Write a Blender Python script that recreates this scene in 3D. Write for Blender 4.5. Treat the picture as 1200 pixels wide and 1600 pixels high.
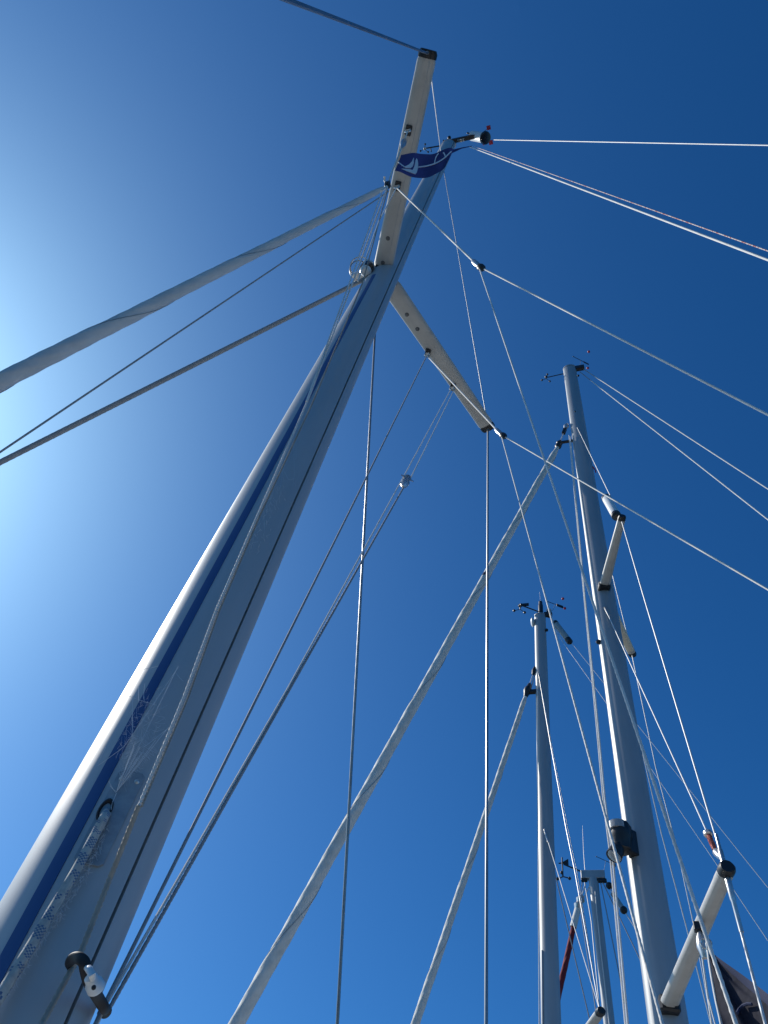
import bpy, math, random
import numpy as np
from mathutils import Matrix, Vector

random.seed(7)
rng = np.random.default_rng(7)
sc = bpy.context.scene
COL = sc.collection
for o in list(bpy.data.objects):
    bpy.data.objects.remove(o)

# ------------------------------------------------------------------ camera, sky, sun
F = 1200.0                                        # focal length in photo pixels (1200 x 1600 frame)
up_c = np.array([211., -790., F]); up_c /= np.linalg.norm(up_c)
fwd_c = np.array([0, 0, 1.]); yc = fwd_c - (fwd_c @ up_c) * up_c; yc /= np.linalg.norm(yc)
xc = np.cross(yc, up_c)
CAM = np.array([0., 0., 2.9])                     # eye of someone standing on the side deck
cam = bpy.data.cameras.new('camera'); camo = bpy.data.objects.new('camera', cam); COL.objects.link(camo)
cam.sensor_fit = 'VERTICAL'; cam.sensor_height = 32; cam.lens = 24
cam.clip_start = 0.02; cam.clip_end = 3000
Rm = Matrix(((xc[0], -xc[1], -xc[2]), (yc[0], -yc[1], -yc[2]), (up_c[0], -up_c[1], -up_c[2])))
camo.matrix_world = Matrix.Translation(Vector(CAM)) @ Rm.to_4x4()
sc.camera = camo

SUN_AZ, SUN_EL = -52.5, 38.5
world = bpy.data.worlds.new('World'); sc.world = world; world.use_nodes = True
nt = world.node_tree; bg = nt.nodes['Background']
sky = nt.nodes.new('ShaderNodeTexSky'); sky.sky_type = 'NISHITA'; sky.sun_disc = False
sky.sun_elevation = math.radians(SUN_EL); sky.sun_rotation = math.radians(SUN_AZ)
sky.altitude = 0; sky.air_density = 0.75; sky.dust_density = 1.05; sky.ozone_density = 6.0
hs = nt.nodes.new('ShaderNodeHueSaturation'); hs.inputs['Saturation'].default_value = 1.23
wb_ = nt.nodes.new('ShaderNodeMix'); wb_.data_type = 'RGBA'; wb_.blend_type = 'MULTIPLY'; wb_.inputs[0].default_value = 1
wb_.inputs[7].default_value = (.56, .90, 1.0, 1)          # the phone's cool white balance, the same over the whole sky
nt.links.new(sky.outputs[0], hs.inputs['Color']); nt.links.new(hs.outputs[0], wb_.inputs[6]); nt.links.new(wb_.outputs[2], bg.inputs[0])
bg.inputs[1].default_value = 0.134

sun = bpy.data.lights.new('sun', 'SUN'); suno = bpy.data.objects.new('sun', sun); COL.objects.link(suno)
sun.energy = 4.5; sun.angle = math.radians(0.53); sun.color = (1.0, 0.95, 0.87)
sd = np.array([math.sin(math.radians(SUN_AZ)) * math.cos(math.radians(SUN_EL)),
               math.cos(math.radians(SUN_AZ)) * math.cos(math.radians(SUN_EL)), math.sin(math.radians(SUN_EL))])
suno.rotation_euler = Vector(sd).to_track_quat('Z', 'Y').to_euler()
suno.location = Vector(sd * 60)

sc.view_settings.view_transform = 'Standard'; sc.view_settings.look = 'None'
sc.view_settings.exposure = 0.0; sc.view_settings.gamma = 1.0
sc.view_settings.use_curve_mapping = False
sc.render.engine = 'CYCLES'; sc.cycles.max_bounces = 6

# ------------------------------------------------------------------ finding places: a ray of the photo meets a height, a range or a plane
def ray(px, py):
    v = np.array([px - 600., py - 800., F]); v /= np.linalg.norm(v)
    return np.array([v @ xc, v @ yc, v @ up_c])
def proj(P):
    P = np.asarray(P, float) - CAM
    v = P[..., 0:1] * xc + P[..., 1:2] * yc + P[..., 2:3] * up_c
    return np.stack([600 + F * v[..., 0] / v[..., 2], 800 + F * v[..., 1] / v[..., 2]], -1)
def depth(P):
    return float((np.asarray(P) - CAM) @ np.array([xc[2], yc[2], up_c[2]]))
def at_h(px, py, h):                              # h above the eye
    w = ray(px, py); return CAM + w * (h / w[2])
def at_r(px, py, r):                              # horizontal range from the eye
    w = ray(px, py); return CAM + w * (r / math.hypot(w[0], w[1]))
def at_plane(px, py, p0, n):                      # plane through p0 with normal n
    w = ray(px, py); n = np.asarray(n); return CAM + w * (((np.asarray(p0) - CAM) @ n) / (w @ n))
def near(px, py, A, B):                           # point of the ray closest to line AB
    w = ray(px, py); u = np.asarray(B) - np.asarray(A); u = u / np.linalg.norm(u); d0 = CAM - A
    b = w @ u; s = (b * (d0 @ u) - (d0 @ w)) / (1 - b * b)
    return CAM + w * s
def ext(A, B, z):                                 # carry line A->B on to height z
    A = np.asarray(A); B = np.asarray(B); t = (z - A[2]) / (B[2] - A[2]); return A + (B - A) * t
def lerp(a, b, t): return np.asarray(a) * (1 - t) + np.asarray(b) * t

AF = math.radians(-63.0)
FW = np.array([math.sin(AF), math.cos(AF), 0.]); SB = np.array([FW[1], -FW[0], 0.]); UP = np.array([0, 0, 1.])
DECK = 1.3

# ------------------------------------------------------------------ materials
def mat(name, col, rough=.5, metal=0., noise=None, bump=None, **kw):
    m = bpy.data.materials.new(name); m.use_nodes = True
    t = m.node_tree; b = t.nodes['Principled BSDF']
    b.inputs['Base Color'].default_value = (*col, 1); b.inputs['Roughness'].default_value = rough; b.inputs['Metallic'].default_value = metal
    for k, v in kw.items(): b.inputs[k].default_value = v
    if noise or bump:
        tc = t.nodes.new('ShaderNodeTexCoord'); mp = t.nodes.new('ShaderNodeMapping'); t.links.new(tc.outputs['Object'], mp.inputs[0])
    if noise:
        (sx, sy, sz), col2, lo, hi = noise
        mp.inputs['Scale'].default_value = (sx, sy, sz)
        n = t.nodes.new('ShaderNodeTexNoise'); n.inputs['Scale'].default_value = 1; n.inputs['Detail'].default_value = 6; n.inputs['Roughness'].default_value = .65
        t.links.new(mp.outputs[0], n.inputs['Vector'])
        r = t.nodes.new('ShaderNodeMapRange'); r.inputs[1].default_value = lo; r.inputs[2].default_value = hi
        t.links.new(n.outputs['Fac'], r.inputs[0])
        mx = t.nodes.new('ShaderNodeMix'); mx.data_type = 'RGBA'
        mx.inputs[6].default_value = (*col, 1); mx.inputs[7].default_value = (*col2, 1)
        t.links.new(r.outputs[0], mx.inputs[0]); t.links.new(mx.outputs[2], b.inputs['Base Color'])
        rr = t.nodes.new('ShaderNodeMapRange'); rr.inputs[3].default_value = max(.02, rough - .07); rr.inputs[4].default_value = min(1, rough + .12)
        t.links.new(n.outputs['Fac'], rr.inputs[0]); t.links.new(rr.outputs[0], b.inputs['Roughness'])
    if bump:
        sc_, st, dist = bump
        mp2 = t.nodes.new('ShaderNodeMapping'); t.links.new(tc.outputs['Object'], mp2.inputs[0]); mp2.inputs['Scale'].default_value = sc_
        n2 = t.nodes.new('ShaderNodeTexNoise'); n2.inputs['Scale'].default_value = 1; n2.inputs['Detail'].default_value = 4
        t.links.new(mp2.outputs[0], n2.inputs['Vector'])
        bp = t.nodes.new('ShaderNodeBump'); bp.inputs['Strength'].default_value = st; bp.inputs['Distance'].default_value = dist
        t.links.new(n2.outputs['Fac'], bp.inputs['Height']); t.links.new(bp.outputs[0], b.inputs['Normal'])
    return m
M = {}
M['alu'] = mat('anodised_aluminium', (.46, .47, .47), .47, .18, ((9, 9, .9), (.38, .395, .405), .35, .75), ((60, 60, 3), .05, .002), **{'Specular IOR Level': .4})
M['alu_far'] = mat('satin_aluminium', (.40, .41, .41), .42, .25, ((6, 6, .7), (.31, .325, .335), .35, .75))
M['spreader'] = mat('dull_aluminium', (.50, .49, .465), .5, .15, ((9, 9, 9), (.40, .39, .37), .36, .74), ((90, 90, 90), .06, .001))
M['stripe'] = mat('blue_paint', (.012, .056, .19), .42, 0, ((40, 40, 6), (.018, .075, .23), .3, .8))
M['groove'] = mat('dark_groove', (.015, .017, .022), .7)
M['steel'] = mat('stainless_steel', (.62, .61, .59), .30, .75, ((30, 30, 30), (.45, .43, .40), .35, .7))
M['wire'] = mat('wire_rope', (.66, .65, .63), .40, .35, ((25, 25, 8), (.50, .48, .46), .40, .8))
M['dark_wire'] = mat('dull_steel_wire', (.30, .31, .32), .36, .75, ((25, 25, 8), (.22, .23, .24), .40, .8))
M['bolt'] = mat('dull_bolt', (.14, .14, .14), .5, .6)
M['plate'] = mat('worn_plate', (.36, .38, .39), .5, .4, ((40, 40, 40), (.26, .28, .30), .4, .7))
M['rope'] = mat('white_rope', (.78, .76, .72), .8, 0, ((30, 30, 12), (.64, .61, .56), .40, .75))
M['rope_dull'] = mat('dull_rope', (.50, .50, .46), .92, 0, ((90, 90, 90), (.34, .35, .34), .38, .66))
M['rope_tan'] = mat('shaded_rope', (.40, .36, .30), .9, 0, ((60, 60, 30), (.30, .27, .23), .35, .68))  # darker tan puts the shade on the halyard into its colour
M['rope_grey'] = mat('grey_rope', (.27, .28, .29), .8, 0, ((60, 60, 30), (.36, .36, .36), .35, .68))
M['rope_red'] = mat('red_fleck_rope', (.66, .60, .56), .85, 0, ((90, 90, 90), (.45, .13, .10), .5, .56))
M['black'] = mat('black_plastic', (.013, .013, .015), .45)
M['rubber'] = mat('black_rubber', (.010, .011, .014), .6)
M['white_plastic'] = mat('white_plastic', (.74, .75, .74), .4, 0, ((40, 40, 40), (.60, .60, .58), .45, .75))
M['cream_plastic'] = mat('cream_plastic', (.66, .60, .48), .5)
M['grey_plastic'] = mat('grey_plastic', (.30, .34, .34), .4)
M['red'] = mat('red_plastic', (.45, .015, .05), .5)
M['glass'] = mat('lamp_glass', (.75, .78, .80), .12, 0, **{'Transmission Weight': .6, 'IOR': 1.45})
M['dark_glass'] = mat('dark_lamp_glass', (.02, .012, .014), .08)
M['sail'] = mat('white_sailcloth', (.72, .70, .64), .8, 0, ((14, 14, 14), (.58, .56, .50), .38, .72), ((22, 22, 7), .35, .012))
M['sail_grey'] = mat('grey_sailcloth', (.66, .65, .63), .85, 0, ((10, 10, 10), (.58, .575, .56), .38, .72), ((16, 16, 6), .3, .012))
M['sail_red'] = mat('red_sun_strip', (.20, .012, .018), .8, 0, ((14, 14, 14), (.14, .011, .016), .4, .7))
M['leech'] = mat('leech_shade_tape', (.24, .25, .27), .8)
M['navy_mark'] = mat('navy_mark', (.012, .022, .07), .8)
M['web'] = mat('spider_silk', (.62, .65, .68), .9, **{'Specular IOR Level': .05})
M['purple'] = mat('purple_print', (.06, .03, .20), .5)
M['orange'] = mat('orange_red_lashing', (.36, .085, .06), .7)
M['emblem'] = mat('white_print', (.78, .78, .80), .75)
M['deck'] = mat('pale_deck', (.66, .62, .54), .7, 0, ((3, 3, 3), (.55, .51, .44), .4, .7))
M['hull'] = mat('white_hull', (.75, .75, .74), .3)

def cloth(name, col, col2, transl, tcol):         # thin cloth: light also comes through
    m = mat(name, col, .85, 0, ((25, 25, 25), col2, .35, .7), ((50, 50, 50), .25, .004))
    t = m.node_tree; b = t.nodes['Principled BSDF']; out = t.nodes['Material Output']
    tr = t.nodes.new('ShaderNodeBsdfTranslucent'); tr.inputs[0].default_value = (*tcol, 1)
    mx = t.nodes.new('ShaderNodeMixShader'); mx.inputs[0].default_value = transl
    t.links.new(b.outputs[0], mx.inputs[1]); t.links.new(tr.outputs[0], mx.inputs[2]); t.links.new(mx.outputs[0], out.inputs[0])
    return m
M['flag_navy'] = cloth('navy_flag_cloth', (.012, .022, .105), (.009, .017, .085), .3, (.014, .026, .13))
M['flag_dull'] = cloth('dull_purple_flag_cloth', (.016, .017, .033), (.012, .013, .025), .18, (.028, .028, .05))

M['rope_fleck'] = mat('blue_tracer_yarn', (.09, .16, .28), .9)

# ------------------------------------------------------------------ mesh builder
def frame_of(t, hint=None):
    t = np.asarray(t, float); t = t / np.linalg.norm(t)
    h = np.array([0.13, 0.29, 1.]) if hint is None else np.asarray(hint, float)
    if abs(h @ t) > .98 * np.linalg.norm(h): h = np.array([1., .2, 0])
    a = np.cross(h, t); a /= np.linalg.norm(a); b = np.cross(t, a); return a, b
def spl(P, x):
    n = len(P) - 1; f = min(x * n, n - 1e-9); i = int(f); q = f - i; p0, p1, p2, p3 = P[max(i - 1, 0)], P[i], P[i + 1], P[min(i + 2, n)]
    return .5 * (2 * p1 + (p2 - p0) * q + (2 * p0 - 5 * p1 + 4 * p2 - p3) * q * q + (3 * p1 - p0 - 3 * p2 + p3) * q ** 3)
class MB:
    def __init__(s): s.v = []; s.f = []; s.n = 0
    def add(s, V, Fc):
        s.v.append(np.asarray(V, float).reshape(-1, 3)); s.f += [tuple(i + s.n for i in q) for q in Fc]; s.n += len(s.v[-1]); return s
    def rings(s, R, closed=True, caps=True):      # R: rings x pts x 3
        R = np.asarray(R); n, k = R.shape[:2]; Fc = []
        for i in range(n - 1):
            for j in range(k if closed else k - 1):
                a, b = i * k + j, i * k + (j + 1) % k; Fc.append((a, b, b + k, a + k))
        if caps and closed: Fc.append(tuple(range(k))[::-1]); Fc.append(tuple((n - 1) * k + j for j in range(k)))
        return s.add(R.reshape(-1, 3), Fc)
    def tube(s, pts, r, k=8, caps=True):
        pts = [np.asarray(p, float) for p in pts]; n = len(pts); r = np.broadcast_to(np.asarray(r, float), (n,)); R = []; a = None
        for i in range(n):
            t = pts[min(i + 1, n - 1)] - pts[max(i - 1, 0)]; t = t / np.linalg.norm(t)
            if a is None: a, b = frame_of(t)
            else:
                a = a - (a @ t) * t; a /= np.linalg.norm(a); b = np.cross(t, a)
            th = np.arange(k) * 2 * math.pi / k
            R.append(pts[i] + r[i] * (np.cos(th)[:, None] * a + np.sin(th)[:, None] * b))
        return s.rings(R, True, caps)
    def laid(s, A, B, r, pitch, lobes=3, depth_=.22, k=12, step=6, twist0=0, sag=0.):   # laid rope or wire: lobed section that turns
        A = np.asarray(A, float); B = np.asarray(B, float); L = np.linalg.norm(B - A); n = max(2, int(L / pitch * step)); t = (B - A) / L; a, b = frame_of(t); R = []
        th = np.arange(k) * 2 * math.pi / k
        for i in range(n + 1):
            q = i / n; tw = twist0 + q * L / pitch * 2 * math.pi
            rr = r * (1 - depth_ / 2 + depth_ / 2 * np.cos(lobes * (th - tw)))
            R.append(A + (B - A) * q - UP * sag * 4 * q * (1 - q) + rr[:, None] * (np.cos(th)[:, None] * a + np.sin(th)[:, None] * b))
        return s.rings(R)
    def box(s, c, ax, ay, az, hx, hy, hz, bev=.15):   # bevelled box: centre, three axes, half sizes
        c = np.asarray(c, float); A = [np.asarray(v, float) / np.linalg.norm(v) for v in (ax, ay, az)]; H = (hx, hy, hz); m = min(H) * bev; V = []; idx = {}
        for sx in (-1, 1):
            for sy in (-1, 1):
                for sz in (-1, 1):
                    for k in range(3):
                        h = [sx * (hx - m), sy * (hy - m), sz * (hz - m)]; h[k] = (sx, sy, sz)[k] * H[k]
                        idx[(sx, sy, sz, k)] = len(V); V.append(c + sum(h[i] * A[i] for i in range(3)))
        Fc = []
        for k in range(3):
            i, j = (k + 1) % 3, (k + 2) % 3
            for sg in (-1, 1):
                q = []
                for p, r in ((-1, -1), (1, -1), (1, 1), (-1, 1)):
                    sn = [0, 0, 0]; sn[k] = sg; sn[i] = p; sn[j] = r; q.append(idx[(*sn, k)])
                Fc.append(tuple(q if sg > 0 else q[::-1]))
            for p in (-1, 1):
                for r in (-1, 1):
                    q = []
                    for sk, kk in ((-1, i), (1, i), (1, j), (-1, j)):
                        sn = [0, 0, 0]; sn[k] = sk; sn[i] = p; sn[j] = r; q.append(idx[(*sn, kk)])
                    Fc.append(tuple(q if p * r > 0 else q[::-1]))
        for sx in (-1, 1):
            for sy in (-1, 1):
                for sz in (-1, 1):
                    q = [idx[(sx, sy, sz, k)] for k in range(3)]; Fc.append(tuple(q if sx * sy * sz > 0 else q[::-1]))
        return s.add(V, Fc)
    def lathe(s, A, B, prof, k=14):                # profile: (fraction along AB, radius)
        A = np.asarray(A, float); B = np.asarray(B, float); a, b = frame_of(B - A); th = np.arange(k) * 2 * math.pi / k
        return s.rings([A + (B - A) * f + r * (np.cos(th)[:, None] * a + np.sin(th)[:, None] * b) for f, r in prof])
    def ball(s, c, r, k=10):
        return s.lathe(np.asarray(c) - UP * r, np.asarray(c) + UP * r, [(.5 - .5 * math.cos(x), max(1e-5, r * math.sin(x))) for x in np.linspace(.12, math.pi - .12, 7)], k)
    def torus(s, c, n, R, r, k=24, kk=8, a0=0, a1=2 * math.pi):
        a, b = frame_of(n); full = a1 - a0 > 6.28; th = np.linspace(a0, a1, k + 1)
        return s.tube([np.asarray(c) + R * (math.cos(x) * a + math.sin(x) * b) for x in th], r, kk)
    def build(s, name, m, parent=None, smooth=True, angle=40):
        V = np.concatenate(s.v); base = np.zeros(3)
        p = parent
        if p is not None:
            while p.parent is not None: p = p.parent
            base = np.array(p.location)
        me = bpy.data.meshes.new(name)
        if parent is None: base = V[V[:, 2].argmin()].copy()
        me.from_pydata((V - base).tolist(), [], s.f); me.materials.append(M[m] if isinstance(m, str) else m)
        o = bpy.data.objects.new(name, me); COL.objects.link(o)
        if parent is None: o.location = Vector(base)
        else: o.parent = parent
        if smooth:
            me.polygons.foreach_set('use_smooth', [True] * len(me.polygons)); me.set_sharp_from_angle(angle=math.radians(angle))
        me.update(); return o
def tag(o, label=None, cat=None, group=None, kind=None):
    for k, v in (('label', label), ('category', cat), ('group', group), ('kind', kind)):
        if v: o[k] = v
    return o
def thing(name, loc, label, cat, group=None):
    o = bpy.data.objects.new(name, None); COL.objects.link(o); o.location = Vector(loc); o.empty_display_size = .1
    return tag(o, label, cat, group)

# ------------------------------------------------------------------ water and decks below the frame
xs = [(-1500, -1500), (1500, -1500), (1500, 1500), (-1500, 1500)]
wm = mat('harbour_water', (.012, .05, .075), .12, 0, None, ((1.5, 1.5, 1.5), .5, .08))
tag(MB().add([(x, y, 0) for x, y in xs], [(0, 1, 2, 3)]).build('water', wm, None, False), kind='structure')

class Mast:
    """A mast: oval section with a fore-and-aft long axis that tapers and leans as fitted."""
    def __init__(s, az, dist, lean, a0, k, top_px, ratio=.7, tc=0.):
        s.p = np.array([dist * math.sin(az), dist * math.cos(az), 0.]); s.lean = np.array([*lean, 0.]); s.a0 = a0; s.k = k; s.ratio = ratio; s.dist = dist; s.tc = tc
        w = ray(*top_px); h = dist * w[2] / math.hypot(w[0], w[1])
        for _ in range(4):
            c = s.axis(h) - CAM; h = math.hypot(c[0], c[1]) * w[2] / math.hypot(w[0], w[1])
        s.top = h; s.bot = DECK - CAM[2]
    def axis(s, h): return CAM + s.p + s.lean * h + UP * h
    def a(s, h): return s.a0 - s.k * h + s.tc * max(0, h - 3.5) ** 2
    def pt(s, phi, h, off=0.):
        a = s.a(h); b = a * s.ratio; n = np.array([b * math.cos(phi), a * math.sin(phi)]); n /= np.linalg.norm(n)
        return s.axis(h) + (a * math.cos(phi) + off * n[0]) * FW + (b * math.sin(phi) + off * n[1]) * SB
    def normal(s, phi, h):
        a = s.a(h); b = a * s.ratio; n = b * math.cos(phi) * FW + a * math.sin(phi) * SB; return n / np.linalg.norm(n)
    def hit(s, px, py, off=0.):                    # where the photo ray first meets the surface (pushed out by off)
        w = ray(px, py); lo = None
        for r in np.linspace(s.dist * .8, s.dist * 1.15, 500):
            P = CAM + w * (r / math.hypot(w[0], w[1])); h = P[2] - CAM[2]; d = P - s.axis(h); a = s.a(h) + off; b = s.a(h) * s.ratio + off
            if (d @ FW / a) ** 2 + (d @ SB / b) ** 2 <= 1: return P
        return s.axis((at_r(px, py, s.dist) - CAM)[2]) * 0 + at_r(px, py, s.dist)
    def polar(s, P): 
        h = P[2] - CAM[2]; d = P - s.axis(h); a = s.a(h); return math.atan2(d @ SB / (a * s.ratio), d @ FW / a), h
    def spar(s, notch=None, k=64, nh=40):
        R = []
        for h in np.linspace(s.bot, s.top, nh):
            ring = []
            ph = [2 * math.pi * j / k for j in range(k)]
            if notch is not None:
                c = notch(h); w = .0032 / s.a(h)
                ph = [x for x in ph if abs((x - c + math.pi) % (2 * math.pi) - math.pi) > .05]
                ph = sorted(ph + [c - w * 1.5, c - w, c - w * .9, c + w * .9, c + w, c + w * 1.5])
                ring = [s.pt(x, h, -.009 if abs(x - c) < w * .95 else 0) for x in ph]
            else: ring = [s.pt(x, h) for x in ph]
            R.append(ring)
        n = min(len(r) for r in R); assert all(len(r) == n for r in R), [len(r) for r in R]
        return MB().rings(R)

MA = Mast(-.2432, 1.15, (-.0019, .0022), .1001, .0064, (704, 229), tc=.0009)
MBt = Mast(.4826, 4.6, (-.0039, .0020), .1044, .00123, (890, 577))
MC = Mast(.3474, 9.0, (.0044, -.0016), .1115, .00147, (843.5, 963))
MD = Mast(.4254, 15.0, (-.0207, .0090), .1058, .00121, (928, 1372))

for mm, ln in ((MA, 8.6), (MBt, 9.5), (MC, 9.5), (MD, 9.0)):
    foot = mm.axis(mm.bot); d = MB(); R0, R1 = [], []
    for t in np.linspace(-1, 1, 25):
        x = t * ln / 2; hw = 1.45 * max(.02, (1 - ((t + .15) / 1.15) ** 2 if t > -.15 else 1 - .35 * ((t + .15) / .85) ** 2)) ** .7
        c = foot + FW * (x - .3); R0.append((c, hw))
    top = [[c + SB * hw, c + SB * hw * .5 + UP * .05, c - SB * hw * .5 + UP * .05, c - SB * hw] for c, hw in R0]
    dk = MB().rings(top, False).build('deck', 'deck'); tag(dk, kind='structure')
    side = MB()
    for sg in (1, -1): side.rings([[c + sg * SB * hw - UP * .003, c + sg * SB * hw * .93 - UP * .7, c + sg * SB * hw * .7 - UP * 1.45] for c, hw in R0], False)
    side.build('hull', 'hull', dk)

# ------------------------------------------------------------------ small builders
def spreader(mast_, name, base, tip, w0, w1, th, m, root, cap='spreader_tip', capm='steel', bolts=(), capl=.03, rake=0.0):
    """A tapered aerofoil spreader from base to tip; its flat side is horizontal."""
    base = np.asarray(base); tip = np.asarray(tip); t = tip - base; L = np.linalg.norm(t); t = t / L
    c = np.cross(UP, t); c /= np.linalg.norm(c); n = np.cross(t, c)
    prof = [(-.5, 0), (-.46, .35), (-.36, .72), (-.2, .97), (.0, 1.0), (.2, .9), (.34, .62), (.44, .32), (.5, 0), (.46, -.34), (.36, -.56), (.20, -.66), (.185, -.86), (.0, -.88), (-.22, -.88), (-.25, -.80), (-.37, -.70), (-.46, -.38)]
    R = []
    for q in (0, .02, .2, .5, .8, .985, 1):
        w = w0 + (w1 - w0) * q; e = .9 if q in (0, 1) else 1
        R.append([base + t * L * q + c * x * w * e + n * y * th * (.6 + .4 * w / w0) * .5 * e for x, y in prof])
    sp = MB().rings(R).build(name, m, root, True, 50)
    tp = MB()
    R = []
    for q, e in ((0, 1.03), (.6, 1.03), (1, .86)):
        R.append([tip + t * (q * capl - .004) + c * x * w1 * e + n * y * th * .5 * e * (.6 + .4 * w1 / w0) * 1.15 for x, y in prof])
    tp.rings(R).build(cap, capm, sp)
    bd = []
    for q in (.945, .985):
        w = w0 + (w1 - w0) * q; bd.append([base + t * L * q + c * x * w * 1.02 + n * y * th * 1.04 * (.6 + .4 * w / w0) * .5 for x, y in prof])
    MB().rings(bd).build('tip_band', 'spreader', sp)
    for q, sft in bolts:
        w = w0 + (w1 - w0) * q; P = base + t * L * q + c * sft * w - n * th * .36
        MB().lathe(P + n * .004, P - n * .006, [(0, .011), (.6, .011), (1, .006)], 10).build('bolt', 'bolt', sp)
    return sp, t, c, n

def wind_cups(P, s, root, dirn):                   # anemometer: arm end with body, three cups, a vane
    b = MB(); b.ball(P, s * .30, 8); b.tube([P, P + UP * -s * .8], s * .08, 6)
    for k in range(3):
        q = P - UP * s * .8 + s * .9 * np.array([math.cos(k * 2.1 + .4), math.sin(k * 2.1 + .4), 0]); b.tube([P - UP * s * .8, q], s * .05, 5); b.ball(q, s * .22, 6)
    return b.build('wind_cups', 'black', root)
def vane(A, B, post, s, root, m='black'):          # arrow of a wind indicator on its post
    b = MB(); A = np.asarray(A); B = np.asarray(B); t = B - A; L = np.linalg.norm(t); t /= L
    b.tube([A, B], s * .07, 6); b.ball(A, s * .14, 6); b.box(B - t * s * .6, t, np.cross(UP, t), UP, s * .75, s * .05, s * .38)
    o = b.build('wind_vane', m, root)
    MB().tube([post, lerp(A, B, .5)], s * .06, 6).build('vane_post', 'steel', o)
    return o

def furl(A, B, r0, r1, pitch, m, name, label, grp, leech=True, marks=(), ztop=None, phase=0.):
    """A headsail rolled on its stay: spiral section turning along the stay, with wrinkles and the leech edge showing."""
    root = thing(name, B, label, 'furled sail', grp)
    A = np.asarray(A); B = np.asarray(B); L = np.linalg.norm(B - A); t = (B - A) / L; a, b = frame_of(t)
    n = int(L / .05); k = 26; R = []; edge = []
    for i in range(n + 1):
        q = i / n; r = (r0 + (r1 - r0) * q) * (1 if q > .02 else .5 + 25 * q); tw = phase + q * L / pitch * 2 * math.pi + .35 * math.sin(q * L * 1.1)
        th = np.arange(k) / k * 2 * math.pi
        rr = r * (.93 + .11 * np.arange(k) / k + .02 * np.sin(3 * th + q * L * 5) * np.sin(q * L * 3.1) + .025 * np.sin(5 * th - q * L * 9))
        R.append(A + t * L * q + rr[:, None] * (np.cos(th + tw)[:, None] * a + np.sin(th + tw)[:, None] * b))
        edge.append((A + t * L * q, tw - .12, r))
    MB().rings(R).build('rolled_cloth', m, root, True, 60)
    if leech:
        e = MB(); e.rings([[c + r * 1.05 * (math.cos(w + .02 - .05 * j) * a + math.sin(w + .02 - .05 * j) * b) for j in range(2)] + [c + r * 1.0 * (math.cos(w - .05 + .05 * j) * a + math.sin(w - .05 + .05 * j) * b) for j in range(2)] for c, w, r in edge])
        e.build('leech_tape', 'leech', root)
    for q, dphi, ln in marks:
        j = int(q * n); c, w, r = edge[j]; mk = MB()
        mk.rings([[c + t * s_ + r * 1.09 * (math.cos(w + dphi + x) * a + math.sin(w + dphi + x) * b) for x in np.linspace(0, ln, 6)] + [c + t * s_ + r * 1.0 * (math.cos(w + dphi + x) * a + math.sin(w + dphi + x) * b) for x in np.linspace(ln, 0, 6)] for s_ in (0, .035)])
        mk.build('draft_mark', 'navy_mark', root)
    return root

def wire(name, pts, r, m, label, cat, group=None, k=8, sag=0., laid=None):
    """One wire or rope; r may be one radius; laid = (pitch, lobes, depth) gives it turned strands."""
    b = MB(); pts = [np.asarray(p, float) for p in pts]
    for A, B in zip(pts[:-1], pts[1:]) if laid else ():
        b.laid(A, B, r, laid[0], laid[1], laid[2], sag=sag)
    if not laid:
        if sag and len(pts) == 2:
            q = np.linspace(0, 1, 24); pts = [lerp(pts[0], pts[1], x) - UP * sag * 4 * x * (1 - x) for x in q]
        b.tube(pts, r, k)
    return tag(b.build(name, m), label, cat, group)

GS = 'wires holding up the grey foreground mast'
# ================================================================== BOAT 1: the big mast in front
root1 = thing('sailboat_mast', MA.axis(MA.bot), 'big grey mast with a blue stripe slanting up across the left side', 'mast', 'sailboat masts in the marina')
notch = lambda h: math.radians(199.5 + 1.6 * (h - 1.5) if h < 5 else 205.1)
MA.spar(notch).build('spar', 'alu', root1)
stripe_phi = lambda h: math.radians(266 + 2.3 * max(0, h - .6)) if h < 3.6 else math.radians(273)
st = MB(); hh = np.linspace(MA.bot, 3.35, 60)
st.rings([[MA.pt(stripe_phi(h) + x, h, .0012) for x in np.linspace(-.105, .105, 7)] + [MA.pt(stripe_phi(h) + x, h, -.003) for x in np.linspace(.105, -.105, 7)] for h in hh])
st.build('painted_stripe', 'stripe', root1)
gr = MB(); gr.rings([[MA.pt(notch(h) + x, h, -.0075) for x in (-.026, .026)] for h in np.linspace(MA.bot, MA.top - .01, 50)], False); gr.build('groove_shade', 'groove', root1)  # near-black strip in the notch, painting the shade of the recess

HS = 3.516
tip1 = lerp(at_h(655, 85, HS), at_h(680, 93, HS), .5); base1 = lerp(at_h(584, 417, HS), at_h(613, 419, HS), .5)
tip2 = lerp(at_h(752, 671, HS), at_h(769, 660, HS), .5)
axS = MA.axis(HS)
loc1 = np.array([(tip1 - axS) @ FW, (tip1 - axS) @ SB])
base2 = axS + SB * .05 - FW * .02
sp1, t1, c1, n1 = spreader(MA, 'spreader', base1, tip1, .088, .074, .036, 'spreader', root1, capm='black', bolts=((.03, -.05), (.16, -.05)))
sp2, t2, c2, n2 = spreader(MA, 'spreader', base2, tip2, .092, .074, .036, 'spreader', root1, capm='black', bolts=((.18, .1), (.28, .08)))
for bs, t_ in ((base1, t1), (base2, t2)):           # socket bracket on the mast
    q = MB(); q.box(bs - t_ * .012 - UP * .018, t_, np.cross(UP, t_), UP, .022, .034, .010); q.build('spreader_socket', 'groove', root1)
eyes = {}
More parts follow.
